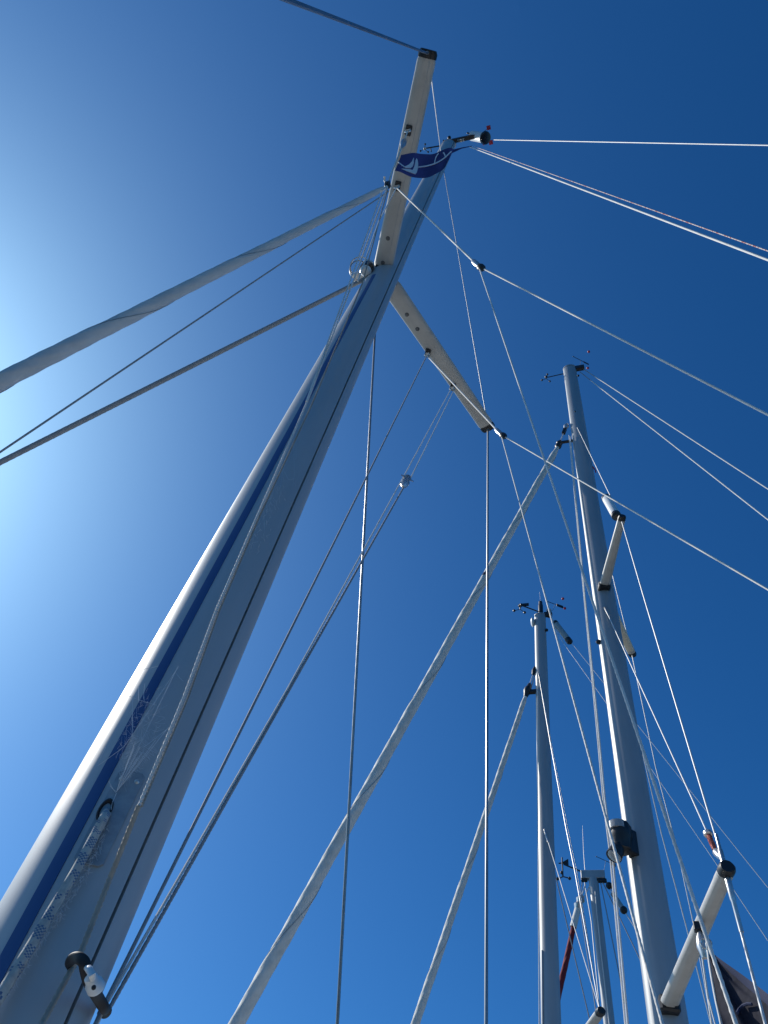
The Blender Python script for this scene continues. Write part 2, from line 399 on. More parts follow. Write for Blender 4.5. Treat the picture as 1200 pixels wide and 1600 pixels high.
def eye(px, py, sp, key):
    P = at_h(px, py, HS - .022); eyes[key] = P - UP * .03
    b = MB(); MB().box(P + UP * .004, t1, np.cross(UP, t1), UP, .020, .013, .006, .3).build('eye_base', 'black', sp)
    b.box(P - UP * .004, FW, SB, UP, .010, .006, .004); b.torus(P - UP * .017, SB, .012, .0032, 14, 6); b.build('eye_strap', 'steel', sp)
    return eyes[key]
eye(638, 204, sp1, 'flag1'); eye(621, 291, sp1, 'lazy1'); eye(668, 552, sp2, 'lazy2'); eye(707, 605, sp2, 'flag2')
# masthead: crane, sheaves, lamp, instruments
mt = MA.axis(MA.top); TH = MA.top
cap = MB(); cap.rings([[MA.pt(2 * math.pi * j / 32, TH, -.002 + o_) + UP * z for j in range(32)] for z, o_ in ((0, .006), (.03, .006), (.045, -.01))]); crown = cap.build('masthead_cap', 'steel', root1)
cr0 = at_h(700, 222, TH + .02); cr1 = at_h(737, 214, TH + .02)
ct = cr1 - cr0; ct /= np.linalg.norm(ct)
MB().box(lerp(cr0, cr1, .55), ct, np.cross(UP, ct), UP, np.linalg.norm(cr1 - cr0) * .6, .018, .03).build('crane', 'black', root1)
P = at_h(720, 219, TH - .01); MB().lathe(P - np.cross(UP, ct) * .012, P + np.cross(UP, ct) * .012, [(0, .035), (.35, .035), (.5, .026), (.65, .035), (1, .035)], 18).build('sheave', 'steel', root1)
la, lb = at_h(737, 212, TH + .09), at_h(758, 215.5, TH - .06)
lamp = MB().lathe(la, lb, [(0, .030), (.04, .043), (.9, .045), (.95, .047), (1, .047)], 20).build('masthead_lamp', 'white_plastic', root1)
lt = (lb - la) / np.linalg.norm(lb - la)
MB().lathe(lb - lt * .01, lb + lt * .02, [(0, .044), (.1, .055), (.5, .056), (.9, .050), (1, .03)], 20).build('lens', 'dark_glass', lamp)
MB().ball(at_h(731, 208, TH + .06), .010, 8).build('lamp_screw', 'black', lamp)
post = at_h(748, 213, TH + .06)
vn = MB(); vn.tube([post, at_h(752, 209, TH + .16)], .004, 6)
tabA, tabB = at_h(763.5, 199.5, TH + .12), at_h(767, 222.5, TH + .06)
vn.tube([at_h(752, 209, TH + .16), tabA], .0025, 5); vn.tube([at_h(752, 209, TH + .16), tabB], .0025, 5)
wi = vn.build('wind_indicator', 'black', root1)
for tb in (tabA, tabB, at_h(757, 223, TH + .05)):
    MB().box(tb, FW, SB, UP, .018, .018, .004, .1).build('red_tab', 'red', wi)
am = MB(); aA, aB = at_h(699, 226, TH + .02), at_h(664, 232, TH + .03)
am.tube([aA, aB], .006, 6); am.tube([lerp(aA, aB, .75), at_h(674, 237, TH - .02)], .005, 5); arm = am.build('instrument_arm', 'black', root1)
wind_cups(aB, .045, arm, FW)
MB().ball(aB + UP * -.01, .014, 8).build('sensor_body', 'white_plastic', arm)
q = MB(); q.torus(at_h(699, 219, TH + .03), at_h(699, 219, TH) - CAM, .035, .005, 12, 6, 0.6, 3.9); q.ball(at_h(702, 215, TH + .05), .017, 8); q.build('aerial_mount', 'black', root1)
# steaming lamp with its wire guard on the mast front
sl = MA.axis(HS - .02) + FW * .10
lampb = MB(); C0 = at_h(573, 420, HS - .08); lampb.lathe(C0 - UP * .05, C0 + UP * .06, [(0, .016), (.1, .026), (.6, .029), (.8, .032), (1, .02)], 16); lampb.box(lerp(C0, sl, .5), FW, SB, UP, .05, .02, .02)
lamp2 = lampb.build('steaming_lamp', 'white_plastic', root1)
MB().lathe(C0 - UP * .03 + SB * .0, C0 + UP * .02, [(0, .0295), (.5, .0325), (1, .0315)], 16).build('lens', 'dark_glass', lamp2)
g = MB(); gc = at_h(563, 418, HS - .04)
g.torus(gc, gc - CAM, .046, .0028, 28, 7); g.torus(gc - UP * .045, (gc - CAM) * .25 + FW * .5 + UP * .2, .042, .0028, 28, 7)
g.build('lamp_guard', 'steel', lamp2)
tng = MB(); tp_ = at_h(578, 432, HS - .10); tng.box(tp_ + FW * -.005, FW, UP, SB, .03, .028, .006); tng.lathe(tp_ - SB * .02, tp_ + SB * .012, [(0, .009), (.2, .014), (.8, .014), (1, .009)], 10); tng.build('stay_tang', 'steel', root1)
# halyard exit plate
pl = MB(); Pc = MA.hit(182, 1262); phi0, h0 = MA.polar(Pc)
R = []
for h, w in ((h0 - .090, .06), (h0 - .085, .085), (h0, .085), (h0 + .055, .085), (h0 + .06, .06)):
    R.append([MA.pt(phi0 + x, h, .0045) for x in np.linspace(-w * 2.6, w * 2.6, 7)] + [MA.pt(phi0 + x, h, -.002) for x in np.linspace(w * 2.6, -w * 2.6, 7)])
plate = pl.rings(R).build('exit_plate', 'plate', root1)
for dx in (-.13, .12): P = MA.pt(phi0 + dx, h0 + .045, .004); nn = MA.normal(phi0 + dx, h0); MB().lathe(P - nn * .002, P + nn * .003, [(0, .0042), (.6, .0042), (1, .002)], 10).build('screw', 'steel', plate)
Ph = MA.hit(165, 1270); ph1, h1 = MA.polar(Ph); hole = MB()
hole.rings([[MA.pt(ph1 + .10 * math.cos(x) * e, h1 + .019 * math.sin(x) * e, o_) for x in np.linspace(0, 2 * math.pi, 20, endpoint=False)] for e, o_ in ((1, .0035), (1.0, .0075), (.8, .0085), (.62, .0035))]); hole.build('slot_rim', 'groove', plate)

# --- the rope with blue flecks that leaves the plate
pts = [MA.hit(168, 1266, -.012), MA.hit(163, 1277, .012), MA.hit(148, 1305, .014), MA.hit(120, 1358, .016), MA.hit(83, 1420, .017), MA.hit(45, 1484, .018), MA.hit(2, 1553, .020)]
dd = pts[-1] - pts[-2]; pts.append(pts[-1] + dd * 2.2)
b = MB(); fine = []
for i in range(len(pts) - 1):
    for q in np.linspace(0, 1, 26, endpoint=False):
        p0, p1, p2, p3 = pts[max(i - 1, 0)], pts[i], pts[i + 1], pts[min(i + 2, len(pts) - 1)]
        fine.append(.5 * (2 * p1 + (p2 - p0) * q + (2 * p0 - 5 * p1 + 4 * p2 - p3) * q * q + (3 * p1 - p0 - 3 * p2 + p3) * q ** 3))
fine.append(pts[-1]); L = 0; R = []; k = 14; th = np.arange(k) * 2 * math.pi / k; a = None
for i, p in enumerate(fine):
    t = fine[min(i + 1, len(fine) - 1)] - fine[max(i - 1, 0)]; t /= np.linalg.norm(t)
    if a is None: a, bb = frame_of(t)
    a = a - (a @ t) * t; a /= np.linalg.norm(a); bb = np.cross(t, a)
    L += 0 if i == 0 else np.linalg.norm(p - fine[i - 1])
    rr = .0066 * (1 + .05 * np.cos(4 * th + L / .05 * 6.28) + .05 * np.cos(4 * th - L / .05 * 6.28))
    R.append(p + rr[:, None] * (np.cos(th)[:, None] * a + np.sin(th)[:, None] * bb))
ro = tag(b.rings(R).build('halyard', 'rope_dull'), 'thick white rope with blue flecks coming out of the slot in the grey mast', 'rope')
ro.data.materials.append(M['rope_fleck'])
for f in range((len(R) - 1) * k):                    # braid: tracer yarns come up in short checked bands
    i, j = divmod(f, k)
    if (i // 4) % 3 != 1 and (i + j) % 2 == 0 and (j + 3 * (i // 12)) % k < 10: ro.data.polygons[f].material_index = 1

# --- stays and shrouds of boat 1
capt = MA.hit(690, 246, .0)
T1 = tip1 + t1 * .012 + UP * .02; T2 = tip2 + t2 * .012 + UP * .02
B1 = at_r(452, 0, math.hypot(*at_h(452, 0, 1.55)[:2]))
def shroud(name, masthead, tip, low, r_up, r_low, label, m='wire'):
    root = thing(name, low, label, 'shroud', GS)
    MB().tube([masthead, tip], r_up, 7).build('upper_wire', m, root)
    lw = MB(); lw.laid(tip - UP * .02, low, r_low, .035, 5, .06, 10, 5); lw.build('lower_wire', 'dark_wire', root)
    t = (low - tip) / np.linalg.norm(low - tip); MB().lathe(tip - t * .01, tip + t * .05, [(0, .004), (.1, r_low * 1.8), (.7, r_low * 1.8), (1, r_low)], 10).build('wire_end', 'steel', root)
    return root
low1 = ext(T1, B1, CAM[2] - 1.2)
shroud('shroud', capt, T1, low1, .0030, .0048, 'wire shroud from the end of the highest spreader to the top edge')
low2 = ext(T2 - UP * .02, at_r(759.5, 1600, 1.92), DECK)
shroud('shroud', capt, T2, low2, .0028, .0047, 'vertical wire shroud hanging from the outer tip of the slanting right spreader')
le = MA.hit(588, 500) + np.array([.01, .03, 0]); lb_ = ext(at_r(586, 520, 1.19), at_r(527, 1600, 1.95), DECK)
wire('shroud', [ext(at_r(586, 520, 1.19), lb_, at_r(586, 520, 1.19)[2] + .18), lb_], .0042, 'dark_wire', 'grey wire shroud dropping from behind the grey mast just right of it', 'shroud', GS, laid=(.035, 5, .06))
# forestay with rolled sail, and the two darker lines below it
fA = at_plane(668, 260, MA.axis(0), SB); fB = at_plane(0, 597, MA.axis(0), SB); fE = ext(fA, fB, DECK + .3)
dA, dB = depth(at_plane(594, 297, MA.axis(0), SB)), depth(fB)
r_top = .5 * 9.5 / F * dA; r_bot = .5 * 29 / F * dB
sA = at_plane(606, 291, MA.axis(0), SB); La = np.linalg.norm(fB - sA); Lt = np.linalg.norm(fE - sA)
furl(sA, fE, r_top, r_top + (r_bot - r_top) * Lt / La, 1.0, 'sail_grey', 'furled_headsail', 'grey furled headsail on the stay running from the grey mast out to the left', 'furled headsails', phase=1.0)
wire('forestay', [fA, sA + (fE - sA) * .01], .005, 'wire', 'short bare wire between the top of the grey furled sail and the grey mast', 'stay', GS)
j1A = at_plane(652, 269, MA.axis(0) - SB * .03, SB); j1B = at_plane(0, 706.5, MA.axis(0) - SB * .03, SB)
wire('halyard', [j1A, ext(j1A, j1B, DECK + .2)], .0040, 'rope_grey', 'thin dark rope just below the grey furled headsail', 'rope')
j2A = at_plane(578, 432, MA.axis(0) - SB * .03, SB); j2B = at_plane(0, 722.5, MA.axis(0) - SB * .03, SB)
wire('inner_stay', [tp_, ext(j2A, j2B, DECK + .2)], .5 * 9.5 / F * depth(j2B), 'rope_grey', 'thick dark stay running left from the upper spreader foot, lowest of the left lines', 'stay', GS, laid=(.05, 4, .07))
# aft stays
pA = MA.axis(0)
def aft(name, p, q, r, m, label, cat, **kw):
    A = at_plane(*p, pA, SB); B = at_plane(*q, pA, SB); return wire(name, [A, ext(A, B, DECK + .2) if B[2] < A[2] else A + (B - A) * 2.2], r, m, label, cat, GS, **kw)
aft('backstay', (772, 218.5), (1200, 227), .0038, 'wire', 'bright wire running level from the grey mast top to the right edge', 'stay')
aft('topping_lift', (733, 229), (1200, 406), .0042, 'rope', 'thick white rope sloping from the grey mast top down to the right edge', 'rope')
aft('flag_line', (741, 229), (1200, 392), .0023, 'rope_red', 'thin pinkish flecked line just above the thick white rope from the grey mast top', 'rope')
# lazy jacks: a line from under each spreader to a block, and two legs from the block down to the boom
def to_boom(blk, px, h=-.45):
    w = ray(*px); d = blk - CAM; n = np.cross(w, d); P = MA.axis(h); A = -FW
    return P + A * (-((P - CAM) @ n) / (A @ n))
def lazy(key, blkpx, h, pxa, pxb, label, boomh):
    blk = at_h(*blkpx, h)
    A = to_boom(blk, pxa, boomh[0]); B = to_boom(blk, pxb, boomh[1])
    root = thing('lazy_jack', blk, label, 'rigging line', 'lazy jacks of the grey foreground mast')
    E0 = eyes[key]; t = (blk - E0) / np.linalg.norm(blk - E0)
    MB().tube([E0, blk - t * .05], .0033, 8).build('upper_line', 'rope', root)
    th = MB(); th.lathe(blk - t * .065, blk, [(0, .004), (.25, .008), (.7, .009), (1, .005)], 10); th.build('thimble', 'steel', root)
    dA = (A - blk) / np.linalg.norm(A - blk)
    k = MB(); k.lathe(blk - dA * .002, blk + dA * .034, [(0, .005), (.2, .010), (.5, .0115), (.8, .010), (1, .004)], 12); k.box(blk + dA * .016, dA, np.cross(dA, t), t, .012, .007, .013, .3); k.build('block', 'black', root)
    MB().tube([blk + dA * .03, A], .0023, 9).build('leg_line', 'rope', root)
    MB().laid(blk, B, .0022, .02, 3, .25, 9, 5).build('leg_line', 'rope', root)
    return blk, A, B
z1 = lazy('lazy1', (748, 416), 2.35, (1200, 648), (1150, 1600), 'lazy jack line from the upper spreader splitting in two at a black block', (-.45, -.45))
z2 = lazy('lazy2', (783, 679), 2.35, (1200, 921), (1035, 1600), 'lazy jack line under the slanting right spreader splitting at a block by its tip', (-.45, -.45))
# flag halyards on the starboard side
fh = ext(eyes['lazy2'], at_r(160, 1578, 1.13), DECK + .7)
def pull(E0, px, r): return at_r(*px, r)
wire('flag_halyard', [eyes['lazy2'], at_r(158, 1580, 1.10), at_r(120, 1665, 1.06)], .0026, 'rope_grey', 'single thin line from the middle of the right spreader down beside the grey mast', 'rope', 'flag halyards beside the grey mast')
E2 = eyes['flag2']; bot2 = at_r(163, 1574, 1.11); kn = near(634, 752, E2, bot2)
root = thing('flag_halyard', bot2, 'doubled thin line with a small knotted block below the slanting right spreader', 'rope', 'flag halyards beside the grey mast')
sdv = np.cross(bot2 - E2, kn - CAM); sdv /= np.linalg.norm(sdv)
MB().tube([E2 - sdv * .006, kn - sdv * .014, near(450, 1075, E2, bot2), bot2, at_r(122, 1668, 1.07)], .0022, 7).build('strand', 'rope', root)
MB().tube([E2 + sdv * .010, kn + sdv * .010], .0022, 7).build('strand', 'rope', root)
MB().laid(kn + sdv * .004, bot2 + sdv * .006, .0031, .022, 3, .3, 10, 5).build('strand', 'rope_grey', root)
kb = MB(); u_ = (bot2 - E2) / np.linalg.norm(bot2 - E2); kb.lathe(kn - u_ * .05, kn + u_ * .05, [(0, .006), (.2, .014), (.4, .010), (.6, .016), (.85, .013), (1, .005)], 10); kb.box(kn - u_ * .03, sdv, u_, kn - CAM, .024, .006, .008); kb.build('knotted_block', 'steel', root)
# port flag halyard in front of the mast, down to the strap
E1 = eyes['flag1']; botH = at_r(67, 1597, 1.015)
Hp = [near(x, y, E1, botH) for x, y in ((630, 224), (612, 270), (604, 296), (553, 437), (480, 628), (405, 800), (338, 953), (287, 1090), (217, 1259))]
Hlow = [at_r(172, 1372, 1.02), at_r(124, 1494, 1.025), at_r(113, 1512, 1.03), at_r(67, 1597, 1.02), at_r(5, 1720, .99)]
rootH = thing('flag_halyard', Hlow[-1], 'thin twisted lines lying across the face of the grey mast over its stripe', 'rope', 'flag halyards beside the grey mast')
sv = np.cross(botH - E1, Hp[5] - CAM); sv /= np.linalg.norm(sv)
bb_ = MB()
for A, B in zip(Hp[2:-1], Hp[3:]): bb_.laid(A, B, .0027, .011, 2, .55, 9, 5)
bb_.build('strand', 'rope', rootH)
b2 = MB(); Q = [p + sv * s_ for p, s_ in zip(Hp[2:], (.004, .026, .012, .004, .005, .006, .004))]
for A, B in zip(Q[:-1], Q[1:]): b2.laid(A, B, .0021, .009, 2, .55, 9, 5)
b2.build('strand', 'rope_tan', rootH)
MB().tube([Hp[2] - sv * .012, near(541, 456, E1, botH), Hp[4] - sv * .002], .0022, 7).build('strand', 'rope', rootH)
MB().tube([eyes['lazy1'], near(592, 346, E1, botH), Hp[3] + sv * .012], .0022, 7).build('strand', 'rope', rootH)
b3 = MB()
for A, B in zip([Hp[-1]] + Hlow[:-1], Hlow): b3.laid(A, B, .0040, .014, 3, .35, 10, 5)
b3.build('tail', 'rope_tan', rootH)  # same halyard below the bend, its shade painted in tan
hb = MB(); hb.tube([E1, Hp[0]], .0028, 7); hb.build('upper_strand', 'rope', rootH)
hk = MB(); w_ = (Hp[1] - Hp[0]) / np.linalg.norm(Hp[1] - Hp[0]); hk.lathe(Hp[0] - w_ * .05, Hp[0] + w_ * .06, [(0, .004), (.2, .011), (.5, .013), (.7, .008), (1, .004)], 10); hk.build('snap_block', 'steel', rootH)
hn = MB(); hn.tube([Hp[0], Hp[1], Hp[2]], .0032, 7); hn.build('hoist_line', 'rope', rootH)
kk = MB(); kc = near(605, 290, E1, botH); kk.ball(kc, .011, 9); kk.box(kc + UP * .015, FW, SB, UP, .008, .011, .016); kk.build('knot', 'black', rootH)
tl = MB(); tl.tube([kc, kc - sv * .02 + UP * .06, near(601, 276, E1, botH) - sv * .0], .004, 6); tl.tube([kc, near(596, 299, E1, botH)], .0045, 6); tl.build('loose_end', 'rope', rootH)

# black strap with a white toggle holding the halyards off the mast
S0 = at_r(127, 1503, 1.008); S1 = at_r(161, 1572, 1.085)
rootS = thing('sail_tie', S1, 'black rubber tie with a white toggle holding the lines beside the grey mast', 'sail tie')
ax_ = (S1 - S0) / np.linalg.norm(S1 - S0); wv = np.cross(ax_, S0 - CAM); wv /= np.linalg.norm(wv); dv = np.cross(wv, ax_)
ctr = [at_r(*p, r) for p, r in (((113, 1512), 1.05), ((109, 1505), 1.02), ((113, 1498), 1.0), ((122, 1496.5), .985), ((131, 1503), .98), ((134, 1515), .985), ((139, 1532), 1.0), ((147, 1548), 1.03), ((155, 1562), 1.06), ((163, 1575), 1.075), ((167, 1580), 1.095), ((163, 1584), 1.12), ((157, 1580), 1.13))]
fine = [spl(ctr, x) for x in np.linspace(0, 1, 60)]; R = []
for i, c in enumerate(fine):
    t = fine[min(i + 1, 59)] - fine[max(i - 1, 0)]; t /= np.linalg.norm(t); v = c - CAM; a = np.cross(t, v); a /= np.linalg.norm(a); n_ = np.cross(t, a)
    w = .0050 + .0018 * math.sin(i / 59 * math.pi)
    R.append([c + a * w * math.copysign(abs(math.cos(x)) ** .7, math.cos(x)) + n_ * .0032 * math.copysign(abs(math.sin(x)) ** .8, math.sin(x)) for x in np.linspace(0, 2 * math.pi, 16, endpoint=False)])
MB().rings(R).build('strap', 'rubber', rootS)
P0 = at_r(140, 1524, .975); P1 = at_r(152.5, 1548, .99)
MB().lathe(P0, P1, [(0, .004), (.10, .0070), (.40, .0078), (.50, .0098), (.85, .0102), (.96, .0082), (1, .004)], 18).build('toggle', 'white_plastic', rootS)
MB().tube([at_r(134, 1512, .985), at_r(139, 1514, .967), at_r(144, 1523, .962), at_r(145, 1529, .970)], [.0026, .0042, .0042, .0034], 9).build('toggle_hook', 'white_plastic', rootS)
MB().ball(at_r(146.5, 1543, .966), .0026, 8).build('toggle_hole', 'rubber', rootS)

# ------------------------------------------------------------------ the navy flag
hT, hB = near(627, 242, E1, botH), near(617, 267, E1, botH)
top = [hT, at_h(655, 240, hT[2] - CAM[2] + .00), at_h(682, 237.5, hT[2] - CAM[2] - .005), at_h(709, 233, hT[2] - CAM[2])]
lo = hB[2] - CAM[2]
botm = [hB, at_h(640, 272.5, lo - .02), at_h(664, 278.5, lo - .03), at_h(684, 272, lo - .02), at_h(698, 257, lo)]
def flag_pt(u, v):
    P = lerp(spl(top, u), spl(botm, u), v); wv_ = np.array([.3, -.9, .2])
    return P + wv_ * (.007 * math.sin(u * 9 + v * 2) * min(1, u * 4) + .004 * math.sin(u * 17 - v * 5) * u)
NU, NV = 44, 18
G = np.array([[flag_pt(i / NU, j / NV) for j in range(NV + 1)] for i in range(NU + 1)])
fl = MB().rings(G, False).build('flag', 'flag_navy'); tag(fl, 'small navy flag with a white sail emblem flying in front of the upper spreader', 'flag')
tlp = [G[NU, 0], at_h(722, 230.2, hT[2] - CAM[2]), at_h(738, 227.6, hT[2] - CAM[2])]; tlb = [G[NU, 5], at_h(721, 232.5, hT[2] - CAM[2] - .03), at_h(738, 228.6, hT[2] - CAM[2] - .01)]
MB().rings([[p, q] for p, q in zip([lerp(tlp[0], tlp[1], x) if x <= 1 else lerp(tlp[1], tlp[2], x - 1) for x in np.linspace(0, 2, 9)], [lerp(tlb[0], tlb[1], x) if x <= 1 else lerp(tlb[1], tlb[2], x - 1) for x in np.linspace(0, 2, 9)])], False).build('fly_corner', 'flag_navy', fl)
du, dvv = G[5, 9] - G[0, 9], G[2, 12] - G[2, 5]
fn = np.cross(du, dvv); fn /= np.linalg.norm(fn); fn = fn if fn @ (CAM - G[10, 9]) > 0 else -fn
DU, DV = 176, 72
dense = np.array([[flag_pt(i / DU, j / DV) for j in range(DV + 1)] for i in range(DU + 1)]); dpx = proj(dense)
def on_flag(X, Y_):
    x, y = 600 + X / 6., 170 + Y_ / 6.; d = ((dpx - np.array([x, y])) ** 2).sum(2); i, j = np.unravel_index(d.argmin(), d.shape)
    P = dense[i, j]; return at_plane(x, y, P, fn) + fn * .0025
def emblem(poly, name):
    n = len(poly); V = [on_flag(*p) for p in poly]; V2 = [v - fn * .0015 for v in V]
    return MB().add(V + V2, [tuple(range(n)), tuple(range(2 * n - 1, n - 1, -1))] + [(i, (i + 1) % n, (i + 1) % n + n, i + n) for i in range(n)])
m1 = emblem([(280, 460), (262, 500), (235, 528), (205, 543), (180, 547), (205, 558), (250, 560), (268, 545), (280, 512)], 'e'); m1.build('sail_emblem', 'emblem', fl, False)
m2 = emblem([(306, 468), (296, 490), (290, 530), (280, 560), (268, 580), (240, 572), (165, 567), (215, 588), (255, 603), (295, 617), (308, 600), (318, 565), (321, 520), (316, 485)], 'e'); m2.build('sail_emblem', 'emblem', fl, False)
def band(pts_, w):
    L_, R_ = [], []
    for i, p in enumerate(pts_):
        t = np.array(pts_[min(i + 1, len(pts_) - 1)], float) - np.array(pts_[max(i - 1, 0)], float); t /= np.linalg.norm(t); n = np.array([-t[1], t[0]])
        L_.append(on_flag(*(np.array(p) + n * w))); R_.append(on_flag(*(np.array(p) - n * w)))
    return MB().rings([[l, r, r - fn * .0012, l - fn * .0012] for l, r in zip(L_, R_)])
band([(132, 502), (150, 518), (172, 535), (186, 543)], 4).build('white_line', 'emblem', fl, False)
band([(321, 552), (360, 547), (400, 541), (440, 531), (475, 519), (510, 503), (545, 482), (580, 455), (610, 425), (632, 402)], 4.5).build('white_line', 'emblem', fl, False)
band([(474, 520), (478, 490), (487, 460), (500, 436), (512, 424)], 4).build('white_line', 'emblem', fl, False)
band([(556, 414), (565, 425), (572, 440), (574, 455)], 5).build('white_line', 'emblem', fl, False)
# ------------------------------------------------------------------ cobwebs on the mast
web = MB(); WR = .00027
def wp(x, y, off=.012): return MA.hit(x, y, off)
def thread(a, b, oa=.012, ob=.012, sag=.0, r=WR):
    A, B = wp(*a, oa), wp(*b, ob); web.tube([lerp(A, B, q) - UP * sag * 4 * q * (1 - q) for q in np.linspace(0, 1, 6 if sag else 2)], r, 4, False)
Z = lambda X, Y_: (80 + X / 5.332, 1040 + Y_ / 5.332)      # a close-up of the photo, where the web was measured
hub = Z(545, 1050)
for a in ((1060, 0), (975, 515), (760, 720), (720, 760), (690, 690), (590, 910), (700, 640), (740, 680), (870, 620)): thread(hub, Z(*a), .006, .03, .002, WR * 1.25)
for a, b in (((665, 595), (1060, 10)), ((385, 835), (600, 680)), ((600, 680), (665, 595)), ((410, 770), (455, 680)), ((700, 40), (890, 5)), ((680, 250), (680, 590)), ((730, 180), (730, 300)), ((780, 150), (770, 280)), ((540, 1060), (480, 960)), ((545, 1050), (490, 1000)), ((545, 1060), (510, 1140)), ((510, 1140), (500, 1200)), ((770, 680), (975, 520)), ((1040, 60), (1100, 130)), ((640, 250), (880, 330))):
    thread(Z(*a), Z(*b), .008, .014, .001, WR * 1.3)
for i in range(330):
    x = rng.uniform(560, 900); y = rng.uniform(180, 960); s_ = 25 + 90 * rng.random()
    if x > 1180 - .62 * y + 40 or x < 900 - .95 * y * .6: continue
    an = rng.choice([1.0, -.4, 1.9]) + rng.normal(0, .35); thread(Z(x, y), Z(x + s_ * math.cos(an), y + s_ * math.sin(an)), .008 + .012 * rng.random(), .008 + .012 * rng.random(), .001, WR * rng.uniform(.3, .65))
for i in range(26):                                  # arcs of the orb part
    r0 = 120 + i * 14; aa = np.linspace(-1.35, -.75, 8); pz = [Z(545 + (r0 + 8 * rng.normal()) * math.cos(x), 1050 + r0 * 1.05 * math.sin(x)) for x in aa]
    for p, q in zip(pz[:-1], pz[1:]): thread(p, q, .012, .012, 0, WR * .6)
wb = web.build('cobweb', 'web', None, False); tag(wb, 'torn cobweb stretched over the blue stripe low on the grey mast', 'cobweb', kind='stuff')
web = MB()
Z6 = lambda X, Y_: (X / 4., 1200 + Y_ / 4.)
for i in range(420):                                 # matted web hanging below the blue-flecked rope
    q = rng.random() ** .8; cx, cy = 655 - 620 * q, 340 + 1060 * q; wid = 95 * math.sin(min(1, q * 2.2 + .12) * math.pi * .5) * max(0, 1 - q * .95)
    x = cx + wid * rng.random() * .9 + 10; y = cy + wid * rng.random() * .75 + 8; s_ = rng.uniform(8, 42); an = rng.normal(2.2, .8)
    thread(Z6(x, y), Z6(x + s_ * math.cos(an), y + s_ * math.sin(an)), .006 + .010 * rng.random(), .006 + .010 * rng.random(), .001, WR * rng.uniform(.55, 1.1))
wb2 = web.build('cobweb', 'web', None, False); tag(wb2, 'matted cobweb hanging under the blue flecked rope on the grey mast', 'cobweb', kind='stuff')
web = MB()
Z3 = lambda X, Y_: (350 + X / 4., 500 + Y_ / 4.)
for a, b in (((452, 708), (450, 872)), ((436, 760), (440, 960)), ((440, 960), (430, 1040)), ((370, 930), (405, 1000)), ((405, 1000), (440, 990)), ((370, 930), (350, 1060)), ((290, 1060), (295, 1160)), ((180, 1390), (215, 1385)), ((250, 1200), (255, 1330))): thread(Z3(*a), Z3(*b), .02, .02, .001, WR)
for i in range(110):
    q = rng.random(); x = 330 - 180 * q + rng.uniform(0, 130) * rng.random(); y = 1000 + 430 * q + rng.normal(0, 20); s_ = rng.uniform(6, 30); an = rng.normal(1.7, .6)
    thread(Z3(x, y), Z3(x + s_ * math.cos(an), y + s_ * math.sin(an)), .02, .012, 0, WR * rng.uniform(.5, 1))
tag(web.build('cobweb', 'web', None, False), 'thin loose cobweb strands halfway up the grey mast beside the flag lines', 'cobweb', kind='stuff')

# ================================================================== BOAT 2: white mast on the right
GM = 'sailboat masts in the marina'
root2 = thing('sailboat_mast', MBt.axis(MBt.bot), 'tall silver mast on the right with two pairs of spreaders and a black deck lamp', 'mast', GM)
MBt.spar().build('spar', 'alu_far', root2)
def masthead(mm, root, crane_px, capm='alu_far', loc=.02):
    TH_ = mm.top; R = [[mm.pt(2 * math.pi * j / 32, TH_, o_) + UP * z for j in range(32)] for z, o_ in ((-.002, .004), (.025, .004), (.04, -.012))]
    c = MB().rings(R).build('masthead_cap', capm, root)
    A = mm.axis(TH_) - FW * .07 + UP * loc; L_ = crane_px
    MB().box(A - FW * L_ / 2, FW, SB, UP, L_ / 2, .03, .045).build('crane', 'black', root); return c
masthead(MBt, root2, .14, loc=-.02)
T = MBt.top
MB().ball(MBt.axis(T) + UP * .06 + FW * .02, .028, 10).build('sheave', 'steel', root2)
vane(at_h(895.5, 557, T + .20), at_h(919, 569, T + .20), at_h(906, 573, T + .03), .06, root2)
for tb in (at_h(920, 549.5, T + .26), at_h(918.5, 575, T + .10)): MB().ball(tb, .020, 8).build('red_tab', 'red', root2)
MB().tube([MBt.axis(T - .12) + FW * .08, at_h(856, 589.5, T - .06)], .007, 6).build('instrument_arm', 'black', root2)
wind_cups(at_h(853.5, 589, T - .06), .075, root2, FW)
MB().ball(MBt.hit(898.5, 643, .004), .011, 8).build('screw', 'black', root2)
MB().ball(at_h(903.5, 587, T - .1), .018, 8).build('light_sensor', 'black', root2)
hU = (MBt.hit(938, 919) - CAM)[2]; hL = (MBt.hit(1031, 1572) - CAM)[2]
def spr(mm, h, tippx, w0, w1, th, root, side, m='spreader', capm='black'):
    tip = at_h(*tippx, h) if tippx else None
    base = mm.axis(h) + SB * side * (mm.a(h) * mm.ratio + .012) - FW * .015
    if tip is None: return base
    r_ = spreader(mm, 'spreader', base, tip, w0, w1, th, m, root, cap='tip_cap', capm=capm, capl=.045)
    t = r_[1]; q = MB()
    bx = base - t * .01 - UP * .004; q.box(bx, t, np.cross(UP, t), UP, .045, w0 * .55, th * .62, .25); q.build('root_bracket', 'black', root)
    return r_, tip
su = spr(MBt, hU, (971, 812), .095, .066, .055, root2, -1)
ss = spr(MBt, hU, (987, 1020), .105, .075, .060, root2, 1, 'cream_plastic')
sl_ = spr(MBt, hL, (1134, 1362), .095, .072, .065, root2, -1)
tU, tS, tL = su[1], ss[1], sl_[1]
tLs = MBt.axis(hL) + SB * 1.25 - FW * .31
spreader(MBt, 'spreader', MBt.axis(hL) + SB * .08 - FW * .015, tLs, .145, .09, .07, 'spreader', root2, cap='tip_cap', capm='black')
